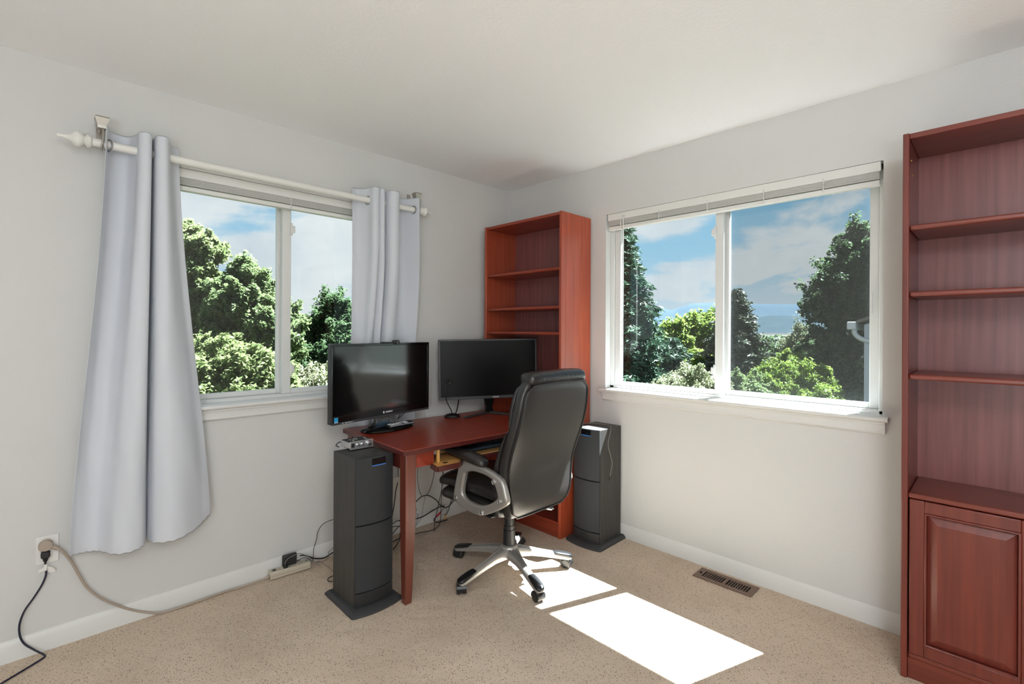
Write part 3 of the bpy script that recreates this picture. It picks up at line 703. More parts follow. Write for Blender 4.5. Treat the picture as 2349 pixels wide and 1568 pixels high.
# webcam on its top edge
wc = empty('webcam', tuple(R @ Vector((.09, .01, .430))), 'small black webcam clipped on the top edge of the glossy television', 'webcam')
loc(MB().rings([sup((x, .004, .434), (0, 1, 0), (0, 0, 1), r1, r2, 16, 2.5) for x, r1, r2 in ((.058, .010, .008), (.062, .014, .013), (.098, .014, .013), (.102, .010, .008))])).build('webcam_head', 'plastic', wc, smooth=True)
loc(MB().cyl((.080, -.010, .434), (.080, -.014, .434), .009, seg=18)).build('webcam_lens', 'gloss', wc, smooth=True)
loc(MB().box((-.012, -.003, .4305), (.060, .035, .437))).build('webcam_arm', 'gloss', wc, bevel=.002)
loc(MB().box((.06, .049, .395), (.098, .056, .43))).build('webcam_clip', 'plastic', wc, bevel=.002)

# remote control resting on the stand base
rm = empty('remote_control', P3(.03, -.062, ZD+.018), 'black remote with pale buttons lying on the oval television stand', 'remote control')
RM = Matrix.Translation(P3(.055, -.057, ZD+.0185)) @ Matrix.Rotation(a+math.radians(-1), 4, 'Z') @ Matrix.Rotation(math.radians(6), 4, 'X')
def lm(mb): mb.v = [tuple(RM @ Vector(v)) for v in mb.v]; return mb
lm(MB().box((-.092, -.022, 0), (.092, .022, .014))).build('remote_body', 'plastic', rm, bevel=.004)
bt = MB(); rg = random.Random(4)
for i in range(13):
    for j in range(4):
        if rg.random() < .85: bt.box((-.083+i*.0105, -.0165+j*.009, .0135), (-.0765+i*.0105, -.011+j*.009, .0162))
lm(bt).build('remote_buttons', 'white_txt', rm)
lm(MB().box((-.086, -.0235, .010), (.085, -.0215, .0125))).build('remote_trim', 'white_txt', rm)

# right monitor
a2 = math.radians(-32); MO = (-.467, -.283)
mn = empty('television', (MO[0], MO[1], ZD), 'matte black television on a splayed bar stand before the corner bookcase', 'television', 'black screens on the desk')
R2, loc2 = panel(mn, MO, a2, .690, .412, .858, .045, 'bezel', 'screen_m', 'plastic', frame=.012, lower=.020, roll=math.radians(-1.0))
text('SAMSUNG', 'brand_lettering', .0098, 'white_txt', mn, R2 @ Matrix.Translation((.046, -.0008, .010)) @ RT, bold=.0003)
def Q3(x, y, z): return tuple(Matrix.Translation((MO[0], MO[1], 0)) @ Matrix.Rotation(a2, 4, 'Z') @ Vector((x, y, z)))
ft = MB()
for sx in (-1, 1):
    ft.add([Q3(sx*.200, -.128, ZD+.001), Q3(sx*.182, -.146, ZD+.001), Q3(0, .020, ZD+.001), Q3(0, .045, ZD+.001), Q3(sx*.200, -.128, ZD+.010), Q3(sx*.182, -.146, ZD+.010), Q3(0, .020, ZD+.019), Q3(0, .045, ZD+.019)],
           ((0,3,2,1),(4,5,6,7),(0,1,5,4),(1,2,6,5),(2,3,7,6),(3,0,4,7)))
ft.build('stand_foot', 'bezel', mn, bevel=.003)
nk = MB(); nk.rings([[Q3(-hw, .020-hd, z), Q3(hw, .020-hd, z), Q3(hw, .020+hd, z), Q3(-hw, .020+hd, z)] for z, hw, hd in ((ZD+.014, .032, .012), (.80, .024, .009), (.90, .045, .006))]).build('stand_neck', 'gloss', mn, bevel=.003)

# gooseneck microphone
mc = empty('desk_microphone', (-.722, -.235, ZD), 'black gooseneck desk microphone standing between the two screens', 'microphone')
MB().rings([sup((-.722, -.195, ZD+z), (1, 0, 0), (0, 1, 0), r, r, 28, 2) for z, r in ((.0005, .052), (.004, .055), (.010, .052), (.018, .040), (.023, .022), (.0245, .004))]).build('microphone_base', 'caster', mc, smooth=True)
MB().tube([(-.726, -.195, ZD+.020), (-.733, -.20, ZD+.045), (-.775, -.205, ZD+.11), (-.790, -.21, ZD+.165), (-.786, -.21, ZD+.205), (-.765, -.21, ZD+.228)], .0032, seg=8).build('gooseneck', 'cable', mc, smooth=True)
MB().lathe((-.768, -.21, ZD+.224), (.9, -.15, .30), [(0, .004), (.004, .010), (.012, .0125), (.024, .0125), (.030, .009), (.032, .001)]).build('microphone_head', 'grille', mc, smooth=True)

# ------------------------------------------------------------------ tower speakers
def speaker(x, y, rot, label):
    """origin at the centre of its base; front faces -Y before rotation; 0.20 wide, 0.26 deep, 0.72 high"""
    root = empty('tower_speaker', (x, y, 0), label, 'speaker', 'black tower speakers')
    Rz = Matrix.Translation((x, y, 0)) @ Matrix.Rotation(rot, 4, 'Z')
    def lc(mb): mb.v = [tuple(Rz @ Vector(v)) for v in mb.v]; return mb
    def bow(hw, y0, b, n=12): return [(-hw+2*hw*i/n, y0-b*(1-((2*i/n-1)**2))) for i in range(n+1)]
    lc(MB().box((-.098, -.095, .022), (.098, .130, .720))).build('cabinet', 'ash', root, bevel=.002)
    def front(z0, z1, mt, nm, b=.020, hw=.098, y1=-.095):
        return lc(MB().prism(bow(hw, -.108, b) + [(hw, y1), (-hw, y1)], 2, z0, z1)).build(nm, mt, root, bevel=.002)
    front(.408, .722, 'grille', 'upper_grille'); front(.092, .402, 'grille', 'lower_grille'); front(.022, .086, 'plastic', 'plinth_panel', .014)
    bp = bow(.128, -.148, .022) + [(.134, -.14), (.130, .155), (-.130, .155), (-.134, -.14)]
    bi = [(p[0]*.90, p[1]*.90+.004) for p in bp]
    lc(MB().rings([[(p[0], p[1], 0) for p in bp], [(p[0], p[1], .010) for p in bp], [(p[0], p[1], .023) for p in bi]])).build('base_plate', 'basep', root, bevel=.0015)
    bd = lc(MB().box((-.026, -.1295, .684), (.044, -.108, .716))).build('badge_window', 'gloss', root)
    lc(MB().box((-.028, -.1303, .680), (.045, -.110, .6845))).build('badge_strip', 'bluestrip', root)
    return root
speaker(-1.545, -.550, 0, 'black tower speaker left of the desk with the silver amplifier on top')
speaker(-.150, -.958, -math.pi/2, 'black tower speaker standing between the corner bookcase and the right wall')

# small silver amplifier
am = empty('amplifier', (-1.523, -.435, .7225), 'small silver amplifier with three knobs on top of the left speaker', 'amplifier')
x0, x1, y0, y1, z0 = -1.588, -1.462, -.485, -.385, .7225
MB().box((x0+.003, y0+.004, z0+.006), (x1-.003, y1, z0+.040)).build('amplifier_case', 'basep', am, bevel=.002)
for xx in (x0+.002, x1-.006): MB().box((xx, y0+.004, z0+.008), (xx+.004, y1, z0+.037)).build('side_heatsink', 'alu', am)
fp = MB().box((x0, y0-.002, z0+.002), (x1, y0+.004, z0+.043)).build('front_panel', 'alu', am, bevel=.001)
MB().box((x0+.006, y0-.005, z0+.014), (x0+.022, y0-.001, z0+.034)).build('power_switch', 'plastic', am)
for cx, r, l in ((x0+.040, .0065, .012), (x0+.064, .0065, .012), (x0+.102, .0125, .014)):
    MB().lathe((cx, y0-.002, z0+.024), (0, -1, 0), [(0, r*1.15), (.003, r*1.15), (.0035, r), (l, r*.92), (l+.0005, r*.6)]).build('knob', 'chrome', am, smooth=True)
for i, (dx_, dy_, ln) in enumerate(((.028, .055, .022), (.048, .052, .028), (.062, .055, .026), (.030, .022, .024), (.105, .03, .05))): MB().box((x0+dx_, y0+dy_, z0+.0395), (x0+dx_+.006, y0+dy_+ln*.8, z0+.0405)).build('top_marking', 'white_txt', am)
for xx in (x0+.012, x1-.020):
    for yy in (y0+.012, y1-.02): MB().box((xx, yy, z0), (xx+.01, yy+.01, z0+.007)).build('foot', 'plastic', am)
MB().tube([(x0+.02, y1-.002, z0+.02), (x0+.005, y1+.025, z0+.022), (x0-.018, y1+.018, z0+.010), (x0-.012, y1-.004, z0+.0045)], .0025, seg=7).build('speaker_wire', 'cable', am, smooth=True)

# ------------------------------------------------------------------ office chair (faces +y, the desk)
CX, CYY = -.847, -.873
ch = empty('office_chair', (CX, CYY, 0), 'black leather high-back office chair with silver arms and star base facing the desk', 'chair')
def interp(T_, z):
    for (a_, b_) in zip(T_, T_[1:]):
        if a_[0] <= z <= b_[0]:
            f = (z-a_[0])/(b_[0]-a_[0]); return [p+(q-p)*f for p, q in zip(a_[1:], b_[1:])]
    return list(T_[0][1:] if z < T_[0][0] else T_[-1][1:])
# z: rear face y, half width of the rear panel
BACK = [(.395, -1.092, .186), (.43, -1.108, .208), (.477, -1.118, .222), (.575, -1.112, .236), (.664, -1.118, .245), (.756, -1.150, .249), (.842, -1.186, .249), (.947, -1.212, .244), (1.03, -1.222, .236), (1.075, -1.230, .214), (1.095, -1.232, .190)]
def smooth_back(z):
    # light smoothing of the measured profile
    w = 0; y = 0; h = 0
    for k in range(-3, 4):
        a_ = interp(BACK, min(max(z+k*.014, .395), 1.095)); g_ = math.exp(-k*k/6); y += g_*a_[0]; h += g_*a_[1]; w += g_
    return y/w, h/w
zs = [.392, .397, .41, .43, .46, .50, .55, .60, .65, .70, .75, .80, .85, .90, .95, 1.0, 1.04, 1.065, 1.082, 1.09]
rings = []
for i, z in enumerate(zs):
    y, h = smooth_back(z); th = .040
    k = {0: .55, 1: .80, 2: .93, len(zs)-1: .55, len(zs)-2: .85}.get(i, 1)
    rings.append(sup((CX, y+th+.001, z), (1, 0, 0), (0, 1, 0), (h+.012)*(1 if k > .9 else .96+.04*k), th*k, 36, 4.2))
MB().rings(rings).build('backrest', 'leather', ch, smooth=True, sub=1)
# piped rear panel, slightly proud of the shell
pz = [.402, .41, .43, .46, .50, .55, .60, .65, .70, .75, .80, .85, .90, .95, 1.0, 1.035, 1.058, 1.068]
edge_l, edge_r = [], []
for z in pz:
    y, h = smooth_back(z)
    if z < .43: h = h-(.43-z)*.9
    if z > 1.04: h = h-(z-1.04)*1.1
    edge_l.append(Vector((CX-h, y-.002, z))); edge_r.append(Vector((CX+h, y-.002, z)))
rp = MB(); grid = []
for L_, R_ in zip(edge_l, edge_r):
    row = []
    for i in range(17):
        f = i/16; p = L_.lerp(R_, f); e_ = 1-abs(2*f-1)**6
        row.append((p.x, p.y-.007*e_*min(1, (p.z-.402)/.04+.2)*min(1, (1.068-p.z)/.03+.2), p.z))
    grid.append(row)
vs = [p for r in grid for p in r]; vs2 = [(p[0], p[1]+.012, p[2]) for p in vs]; n = 17; fs = []
nr = len(grid)
for j in range(nr-1):
    for i in range(16): fs.append((j*n+i, j*n+i+1, (j+1)*n+i+1, (j+1)*n+i))
off = len(vs)
rim = [i for i in range(n)] + [j*n+n-1 for j in range(1, nr)] + [(nr-1)*n+i for i in range(n-2, -1, -1)] + [j*n for j in range(nr-2, 0, -1)]
fs += [(rim[i], rim[(i+1) % len(rim)], rim[(i+1) % len(rim)]+off, rim[i]+off) for i in range(len(rim))]
rp.add(vs+vs2, fs)
rpo = rp.build('rear_panel', 'leather', ch, smooth=True)
loop = edge_l + [edge_l[-1].lerp(edge_r[-1], f)+Vector((0, -.002, .002)) for f in (.25, .5, .75)] + edge_r[::-1] + [edge_r[0].lerp(edge_l[0], f)+Vector((0, -.002, -.002)) for f in (.25, .5, .75)]
MB().tube([p+Vector((0, -.002, 0)) for p in loop], .0042, seg=8, sub=3, closed=True).build('piping', 'leather', rpo, smooth=True)
# front cushions of the back: lower lumbar cushion and upper pillow
FR = [(.47, -.955, 0), (.55, -.950, 0), (.635, -.975, 0), (.702, -1.006, 0), (.794, -1.056, 0), (.846, -1.100, 0)]
lz = [.478, .484, .50, .55, .60, .65, .70, .75, .79, .825, .842, .848]
rings = []
for i, z in enumerate(lz):
    yf = interp(FR, z)[0]; yb, h = smooth_back(z); yb += .072
    c = (yf+yb)/2; d = max((yf-yb)/2, .012); k = [.5, .8, .95, 1, 1, 1, 1, 1, 1, .97, .8, .5][i]
    rings.append(sup((CX, c, z), (1, 0, 0), (0, 1, 0), (h-.002)*(.97+.03*k), max(d*k, .010), 32, 3.2))
MB().rings(rings).build('lumbar_cushion', 'leather2', ch, smooth=True, sub=1)
uz = [.846, .852, .868, .90, .94, .98, 1.02, 1.045, 1.058, 1.063]; UF = [-1.112, -1.098, -1.089, -1.084, -1.086, -1.094, -1.106, -1.118, -1.130, -1.145]
rings = []
for z, yf in zip(uz, UF):
    yb, h = smooth_back(z); yb += .070; c = (yf+yb)/2; d = max((yf-yb)/2, .010)
    rings.append(sup((CX, c, z), (1, 0, 0), (0, 1, 0), h-.010, d, 32, 3.0))
MB().rings(rings).build('back_pillow', 'leather2', ch, smooth=True, sub=1)
# headrest roll folded over the top of the back
rings = []
for x, k in ((-.214, .35), (-.209, .78), (-.195, .96), (-.15, 1), (-.08, 1.01), (0, 1.02), (.08, 1.01), (.15, 1), (.195, .96), (.209, .78), (.214, .35)):
    rings.append(sup((CX+x, -1.192, 1.093+.004*math.cos(x*7)), (0, 1, .0), (0, 0, 1), .050*k, .038*k, 24, 2.4))
MB().rings(rings).build('headrest', 'leather2', ch, smooth=True, sub=1)
MB().tube([(CX-.205, -1.236, 1.064), (CX-.17, -1.243, 1.070), (CX, -1.246, 1.073), (CX+.17, -1.243, 1.070), (CX+.205, -1.236, 1.064)], .004, seg=8).build('headrest_seam', 'leather', ch, smooth=True)
# seat: padded cushion over an upholstered base
def seat(z0, z1, yf, yb_, hw, nm, mt, dome, droop):
    rings = []
    ys = [yf-.0, yf-.008, yf-.03, yf-.08, yf-.16, yf-.26, yf-.36, yb_+.03, yb_+.01, yb_]
    ks = [.62, .86, .97, 1, 1, 1, 1, 1, .9, .6]
    for y, k in zip(ys, ks):
        dz = -droop*max(0, 1-(yf-y)/.10)**2; zc_ = (z0+z1)/2+dz
        rings.append(sup((CX, y, zc_), (1, 0, 0), (0, 0, 1), hw*(.93+.07*k), (z1-z0)/2*k, 36, 3.0))
    o = MB().rings(rings).build(nm, mt, ch, smooth=True, sub=1)
    return o
seat(.449, .548, -.535, -1.04, .238, 'seat_cushion', 'leather2', .01, .022)
seat(.366, .468, -.548, -1.02, .230, 'seat_base', 'leather', 0, .006)
# arms
OUT = [(-.829, .664), (-.90, .668), (-1.03, .652), (-1.104, .634), (-1.136, .612), (-1.158, .560), (-1.166, .530), (-1.152, .508), (-1.08, .462), (-.993, .420), (-.930, .412), (-.86, .415), (-.813, .424), (-.772, .452), (-.764, .478), (-.776, .530), (-.800, .610), (-.812, .650)]
INN = [(-.866, .606), (-.92, .622), (-1.00, .624), (-1.055, .614), (-1.070, .604), (-1.090, .570), (-1.099, .545), (-1.092, .526), (-1.050, .495), (-1.002, .473), (-.955, .462), (-.90, .462), (-.865, .466), (-.842, .480), (-.834, .500), (-.838, .530), (-.848, .568), (-.854, .590)]
def shf(p):       # the arms stand 3 cm nearer the seat than first measured
    return (p[0]+.031*(p[0]+2.7783)/1.574, p[1]+.031*(p[1]-1.3264)/1.574)
OUT = [shf(p) for p in OUT]; INN = [shf(p) for p in INN]
for sgn in (-1, 1):
    xo = CX + sgn*.277; xi = CX + sgn*.243
    a0, a1 = min(xo, xi), max(xo, xi)
    fo = .035 if sgn > 0 else 0
    fr = MB().ringprism([(p[0]+fo, p[1]) for p in spline2(OUT, 3)], [(p[0]+fo, p[1]) for p in spline2(INN, 3)], 0, a0, a1)
    f = fr.build('armrest_frame', 'silver', ch, bevel=.011, seg=3, angle=50)
    for (yy, zz) in [shf(p) for p in ((-1.078, .606), (-1.118, .522), (-.990, .436), (-.783, .458))]:
        MB().lathe((xo-sgn*.0015, yy+fo, zz), (sgn, 0, 0), [(0, .0135), (.0055, .0135), (.007, .011), (.0055, .008), (.0065, .006), (.0066, .001)], seg=18).build('bolt', 'chrome', f, smooth=True)
    rings = []
    for y, zc_, rx, rz_ in ((-1.004, .672, .012, .010), (-.998, .675, .026, .019), (-.975, .680, .036, .025), (-.93, .686, .040, .027), (-.87, .690, .039, .025), (-.80, .694, .036, .021), (-.73, .698, .032, .016), (-.69, .699, .028, .013), (-.665, .698, .020, .009), (-.655, .697, .008, .004)):
        y, zc_ = shf((y, zc_)); rings.append(sup((CX+sgn*.262, y, zc_), (1, 0, 0), (0, 0, 1), rx, rz_, 22, 2.6))
    MB().rings(rings).build('armrest_pad', 'leather', f, smooth=True, sub=1)
    # cross strap of the arm under the seat
    MB().box((min(CX+sgn*.20, xi), -.99, .388), (max(CX+sgn*.20, xi), -.94, .398)).build('arm_bracket', 'plastic', ch, bevel=.003)
# mechanism, lever and gas lift
MB().rings([sup((CX, -.90, z), (1, 0, 0), (0, 1, 0), a_, b_, 24, 3.5) for z, a_, b_ in ((.338, .030, .030), (.345, .060, .075), (.365, .085, .11), (.384, .095, .125))]).build('tilt_mechanism', 'plastic', ch, smooth=True)
lv = MB().tube([(CX+.06, -.96, .362), (CX+.11, -1.00, .358), (CX+.135, -1.02, .356)], .0055, seg=8).build('tilt_lever', 'plastic', ch, smooth=True)
MB().rings([sup((x, y, z), (.5, .86, 0), (0, 0, 1), a_, b_, 16, 2.2) for x, y, z, a_, b_ in ((CX+.130, -1.018, .357, .008, .006), (CX+.140, -1.024, .356, .018, .009), (CX+.160, -1.036, .352, .020, .010), (CX+.172, -1.043, .350, .010, .006))]).build('lever_paddle', 'chrome', lv, smooth=True)
MB().lathe((CX, CYY, .335), (0, 0, -1), [(0, .024), (.02, .027), (.075, .027), (.076, .030), (.098, .030), (.099, .033), (.20, .034), (.222, .038), (.225, .03)]).build('gas_lift', 'plastic', ch, smooth=True)
# star base with five arms and casters
hub = MB().lathe((CX, CYY, .155), (0, 0, -1), [(0, .040), (.006, .047), (.035, .056), (.060, .050), (.065, .03)]).build('base_hub', 'silver', ch, smooth=True)
for kk_, deg in enumerate((108, 180, 252, 324, 36)):
    th = math.radians(deg); d = Vector((math.cos(th), math.sin(th), 0)); sd_ = Vector((-d.y, d.x, 0)); o = Vector((CX, CYY, 0)); R_ = .335
    rings = []
    for r_, zt_, w_, h_ in ((.030, .146, .036, .050), (.06, .142, .032, .048), (.12, .128, .0235, .038), (.18, .113, .021, .033), (.24, .099, .022, .030), (.30, .086, .024, .028), (R_-.005, .078, .024, .026), (R_+.012, .073, .020, .022), (R_+.018, .070, .011, .014)):
        c = o + d*r_; P = lambda u_, z_: c + sd_*u_ + Vector((0, 0, z_))
        # raised centre ridge with two flutes: seen as the bright line on each arm
        rings.append([P(-w_, zt_-h_), P(w_, zt_-h_), P(w_*1.02, zt_-h_*.45), P(w_*.86, zt_-.006), P(w_*.55, zt_-.0015), P(w_*.36, zt_-.007), P(0, zt_-.001), P(-w_*.36, zt_-.007), P(-w_*.55, zt_-.0015), P(-w_*.86, zt_-.006), P(-w_*1.02, zt_-h_*.45)])
    lg = MB().rings(rings).build('base_arm', 'silver', ch, smooth=True)
    rings = []
    for r_, zt_, w_, h_ in ((R_-.085, .0975, .017, .010), (R_-.080, .0985, .021, .014), (R_-.05, .0935, .0245, .018), (R_-.005, .0835, .0250, .020), (R_+.012, .078, .0215, .018), (R_+.021, .071, .012, .010)):
        rings.append(sup(o+d*r_+Vector((0, 0, zt_-h_/2)), sd_, (0, 0, 1), w_, h_/2+.001, 20, 3))
    MB().rings(rings).build('arm_cap', 'caster', lg, smooth=True)
    # caster: stem, hood and two wheels, trailing in its own direction
    sw = math.radians((200, 235, 262, 290, 160)[kk_]); e_ = Vector((math.cos(sw), math.sin(sw), 0)); f_ = Vector((-e_.y, e_.x, 0)); c = o+d*R_+Vector((0, 0, .0275))-e_*.010
    cs = MB(); 
    cs.cyl(o+d*R_+Vector((0, 0, .045)), o+d*R_+Vector((0, 0, .062)), .008, seg=12)
    hood = []
    for u_ in (-.026, .026):
        pass
    arc = [(.0295*math.cos(q), .0295*math.sin(q)) for q in [math.radians(v) for v in range(-20, 201, 20)]]
    inn = [(.0275*math.cos(q), .0275*math.sin(q)) for q in [math.radians(v) for v in range(-20, 201, 20)]]
    def ring_at(u_): return [c+f_*u_+e_*p[0]+Vector((0, 0, p[1])) for p in arc]+[c+f_*u_+e_*p[0]+Vector((0, 0, p[1])) for p in inn[::-1]]
    cs.rings([ring_at(-.024), ring_at(.024)])
    cas = cs.build('caster', 'caster', ch, smooth=True)
    for u_ in (-.016, .016):
        w_ = .0095
        MB().lathe(c+f_*(u_-w_ if u_ < 0 else u_+w_), f_ if u_ < 0 else -f_, [(0, .008), (.0005, .020), (.002, .0255), (.005, .0272), (2*w_, .0272), (2*w_+.0005, .02)], seg=26).build('wheel', 'caster', cas, smooth=True)

# ------------------------------------------------------------------ wall outlet, plugs and cords at the left wall
ou = empty('wall_outlet', (-2.673, -.0005, .414), 'white duplex wall outlet with two plugs, near the lower left corner', 'outlet')
MB().prism([(-2.708, .357), (-2.638, .357), (-2.638, .471), (-2.708, .471)], 1, -.006, -.0005).build('outlet_plate', 'plate', ou, bevel=.003)
for zz in (.436, .392):
    MB().rings([sup((-2.673, yy, zz), (1, 0, 0), (0, 0, 1), .0165, .0145, 20, 3) for yy in (-.005, -.009)]).build('socket', 'plate', ou, bevel=.001)
# beige power strip and its cord
ps = empty('power_strip', (-1.718, -.052, .003), 'beige power strip on the carpet against the left baseboard, adapter plugged in', 'power strip')
PSM = Matrix.Translation((-1.718, -.054, .004)) @ Matrix.Rotation(math.radians(-4), 4, 'Z')
def lp(mb): mb.v = [tuple(PSM @ Vector(v)) for v in mb.v]; return mb
lp(MB().box((-.104, -.024, 0), (.104, .024, .038))).build('strip_body', 'beige', ps, bevel=.004)
lp(MB().box((-.103, -.0248, .016), (.103, -.0235, .018))).build('strip_seam', 'beige_c', ps)
lp(MB().box((-.088, -.008, .037), (-.072, .008, .0415))).build('strip_switch', 'plastic', ps, bevel=.001)
sk = MB()
for xx in (-.055, -.028, 0, .028, .056):
    sk.box((xx-.007, .004, .0375), (xx-.005, .012, .0384)); sk.box((xx+.003, .004, .0375), (xx+.005, .012, .0384)); sk.box((xx-.002, -.006, .0375), (xx+.001, -.002, .0384))
sk.box((.083, -.004, .0375), (.095, .000, .0384)); sk.box((.083, .006, .0375), (.095, .010, .0384))
lp(sk).build('socket_slots', 'dark', ps)
lp(MB().box((-.1045, -.012, .008), (-.1035, -.004, .020))).build('breaker_button', 'dark', ps)
pg = MB().lathe((-2.678, -.010, .437), (0, -1, 0), [(0, .016), (.004, .0225), (.018, .0225), (.021, .020), (.0205, .015), (.021, .001)]).build('cord_plug', 'beige_c', ps, smooth=True)
MB().tube([(-2.665, -.022, .430), (-2.650, -.022, .421), (-2.641, -.022, .414)], .0085, seg=10).build('plug_neck', 'beige_c', pg, smooth=True)
CB = [(-2.645, -.022, .417), (-2.628, -.022, .398), (-2.600, -.021, .345), (-2.575, -.020, .278), (-2.548, -.020, .215), (-2.505, -.019, .155), (-2.460, -.018, .110), (-2.40, -.019, .062), (-2.34, -.022, .026), (-2.29, -.030, .0075), (-2.22, -.036, .0060), (-2.12, -.034, .0060), (-2.02, -.030, .0060), (-1.93, -.040, .0070), (-1.86, -.048, .012), (-1.822, -.049, .018)]
MB().tube(CB, .0048, seg=10).build('strip_cord', 'beige_c', ps, smooth=True)
# black cord with white tag
bc = empty('electrical_cable', (-2.680, -.030, .01), 'black cord with a white tag running from the wall outlet off the left edge', 'cord')
MB().rings([sup((-2.679, y, z), (1, 0, 0), (0, 0, 1), a_, b_, 16, 4) for y, z, a_, b_ in ((-.0095, .400, .0145, .0135), (-.026, .399, .0145, .0135), (-.030, .397, .011, .011))]).build('cord_plug', 'cable', bc, bevel=.001)
MB().lathe((-2.679, -.024, .388), (0, .0, -1), [(0, .010), (.012, .007), (.018, .004)]).build('plug_boot', 'cable', bc, smooth=True)
CK = [(-2.679, -.024, .374), (-2.679, -.024, .350), (-2.677, -.024, .320), (-2.688, -.024, .283), (-2.712, -.024, .238), (-2.738, -.024, .196), (-2.752, -.024, .150), (-2.752, -.024, .105), (-2.740, -.026, .066), (-2.712, -.034, .032), (-2.685, -.052, .009), (-2.680, -.066, .0055), (-2.692, -.082, .0050), (-2.745, -.122, .0050), (-2.83, -.185, .0050), (-2.95, -.27, .0050)]
MB().tube(CK, .0036, seg=8).build('cord', 'cable_n', bc, smooth=True)
MB().box((-2.683, -.028, .336), (-2.675, -.020, .362)).build('tag_band', 'plate', bc)
MB().prism([(-2.699, .346), (-2.683, .352), (-2.683, .338), (-2.700, .334)], 1, -.030, -.0295).build('paper_tag', 'plate', bc)
MB().prism([(-2.672, .350), (-2.655, .338), (-2.648, .322), (-2.664, .318), (-2.676, .334)], 1, -.020, -.0192).build('clear_tag', 'plate', bc)

# adapter standing on the strip, and a small cube plug with its thin lead
ad_ = empty('power_adapter', tuple(PSM @ Vector((.012, .012, .038))), 'square black power adapter standing upright in the beige power strip', 'adapter')
lp(MB().box((-.036, .001, .0385), (.038, .024, .098))).build('adapter_body', 'plastic', ad_, bevel=.007)
w1 = [PSM @ Vector(p) for p in ((.036, .008, .048), (.050, .004, .052), (.070, .004, .058), (.095, -.002, .050), (.112, -.010, .030), (.118, -.008, .028), (.124, -.004, .050), (.130, .012, .085), (.148, .018, .135), (.155, .018, .175), (.172, .010, .208), (.20, .0, .226), (.25, -.01, .230), (.31, -.02, .19))]
MB().tube(w1, .0018, seg=7).build('adapter_lead', 'cable', ad_, smooth=True)
lp(MB().cyl((.034, .008, .048), (.052, .004, .052), .0035, seg=10)).build('strain_relief', 'cable', ad_, smooth=True)
sp_ = empty('small_plug', tuple(PSM @ Vector((-.026, -.008, .038))), 'small dark plug with a thin curved lead in front of the square adapter', 'plug')
lp(MB().box((-.036, -.018, .0385), (-.014, .000, .052))).build('plug_body', 'caster', sp_, bevel=.003)
w2 = [PSM @ Vector(p) for p in ((-.025, -.010, .051), (-.028, -.010, .066), (-.015, -.014, .085), (.015, -.014, .094), (.045, -.008, .094), (.075, .0, .075), (.105, -.002, .050), (.130, -.012, .028), (.150, -.03, .004))]
MB().tube(w2, .0016, seg=7).build('plug_lead', 'cable_g', sp_, smooth=True)

# ------------------------------------------------------------------ loose cables
def cable(pts, r, mt, label, name='cable', group='cables under the desk'):
    o = MB().tube(pts, r, seg=7).build(name, mt, smooth=True)
    return tag(o, label, 'cable', group)
cable([(-.905, -.12, .655), (-.897, -.055, .52), (-.895, -.05, .401), (-.895, -.05, .334), (-.881, -.05, .258), (-.860, -.05, .215)], .0018, 'cable', 'thin black cable hanging straight down behind the desk leg to the arched cable')
cable([(-.74, -.15, .655), (-.752, -.06, .48), (-.758, -.05, .379), (-.772, -.05, .308), (-.80, -.05, .24), (-.828, -.05, .214)], .0018, 'cable', 'thin black cable slanting down left from the tray to the arched cable')
cable([(-1.02, -.05, .10), (-.96, -.05, .145), (-.918, -.05, .183), (-.87, -.05, .212), (-.835, -.05, .215), (-.800, -.05, .205), (-.745, -.05, .164), (-.701, -.05, .111), (-.652, -.05, .09), (-.606, -.05, .112), (-.56, -.05, .17)], .0034, 'cable', 'thick black cable arched against the wall under the desk')
cable([(-1.03, -.045, .095), (-.951, -.045, .080), (-.900, -.045, .076), (-.849, -.045, .076), (-.778, -.045, .093), (-.705, -.042, .104), (-.672, -.045, .101)], .0036, 'cable', 'thick black cable running diagonally up to the knot under the desk')
cable([(-.694, -.057, .40), (-.700, -.057, .25), (-.706, -.057, .149), (-.708, -.057, .09), (-.712, -.060, .035), (-.745, -.090, .008), (-.799, -.120, .004), (-.855, -.125, .004), (-.905, -.105, .004), (-.97, -.10, .004)], .0022, 'cable', 'black cable dropping to the carpet and curling left under the desk')
cable([(-.828, -.04, .208), (-.845, -.04, .130), (-.859, -.04, .066), (-.89, -.04, .031), (-.93, -.05, .006)], .0013, 'cable_g', 'thin pale cable hanging below the arched cable')
cable([(-.93, -.04, .20), (-.911, -.04, .173), (-.897, -.04, .135), (-.888, -.04, .109), (-.885, -.04, .072), (-.897, -.04, .035), (-.92, -.045, .015)], .0014, 'cable', 'thin dark cable with a white clip beside the front desk leg')
tag(MB().rings([sup((-.8885, -.04, z), (1, 0, 0), (0, 1, 0), .005, .004, 10, 4) for z in (.108, .128)]).build('cable_clip', 'plate'), 'small white clip on the thin cable right of the front desk leg', 'clip')
rc = empty('audio_cable', (-.72, -.05, .01), 'short audio cable with red and yellow plugs at the foot of the wall', 'cable', 'cables under the desk')
MB().tube([(-.668, -.05, .094), (-.685, -.05, .080), (-.705, -.05, .070)], .0013, seg=6).build('lead', 'cable', rc)
MB().tube([(-.705, -.05, .070), (-.722, -.05, .058), (-.742, -.05, .046)], lambda t: .006-.002*abs(t-.4), seg=10).build('red_plug', 'red', rc, smooth=True)
MB().tube([(-.742, -.05, .046), (-.760, -.05, .036), (-.758, -.055, .020), (-.735, -.06, .010), (-.70, -.06, .008), (-.655, -.06, .007)], .0034, seg=8).build('jacket', 'cable', rc, smooth=True)
MB().tube([(-.660, -.05, .092), (-.652, -.05, .068), (-.658, -.05, .052), (-.663, -.052, .044)], .0013, seg=6).build('lead', 'cable', rc)
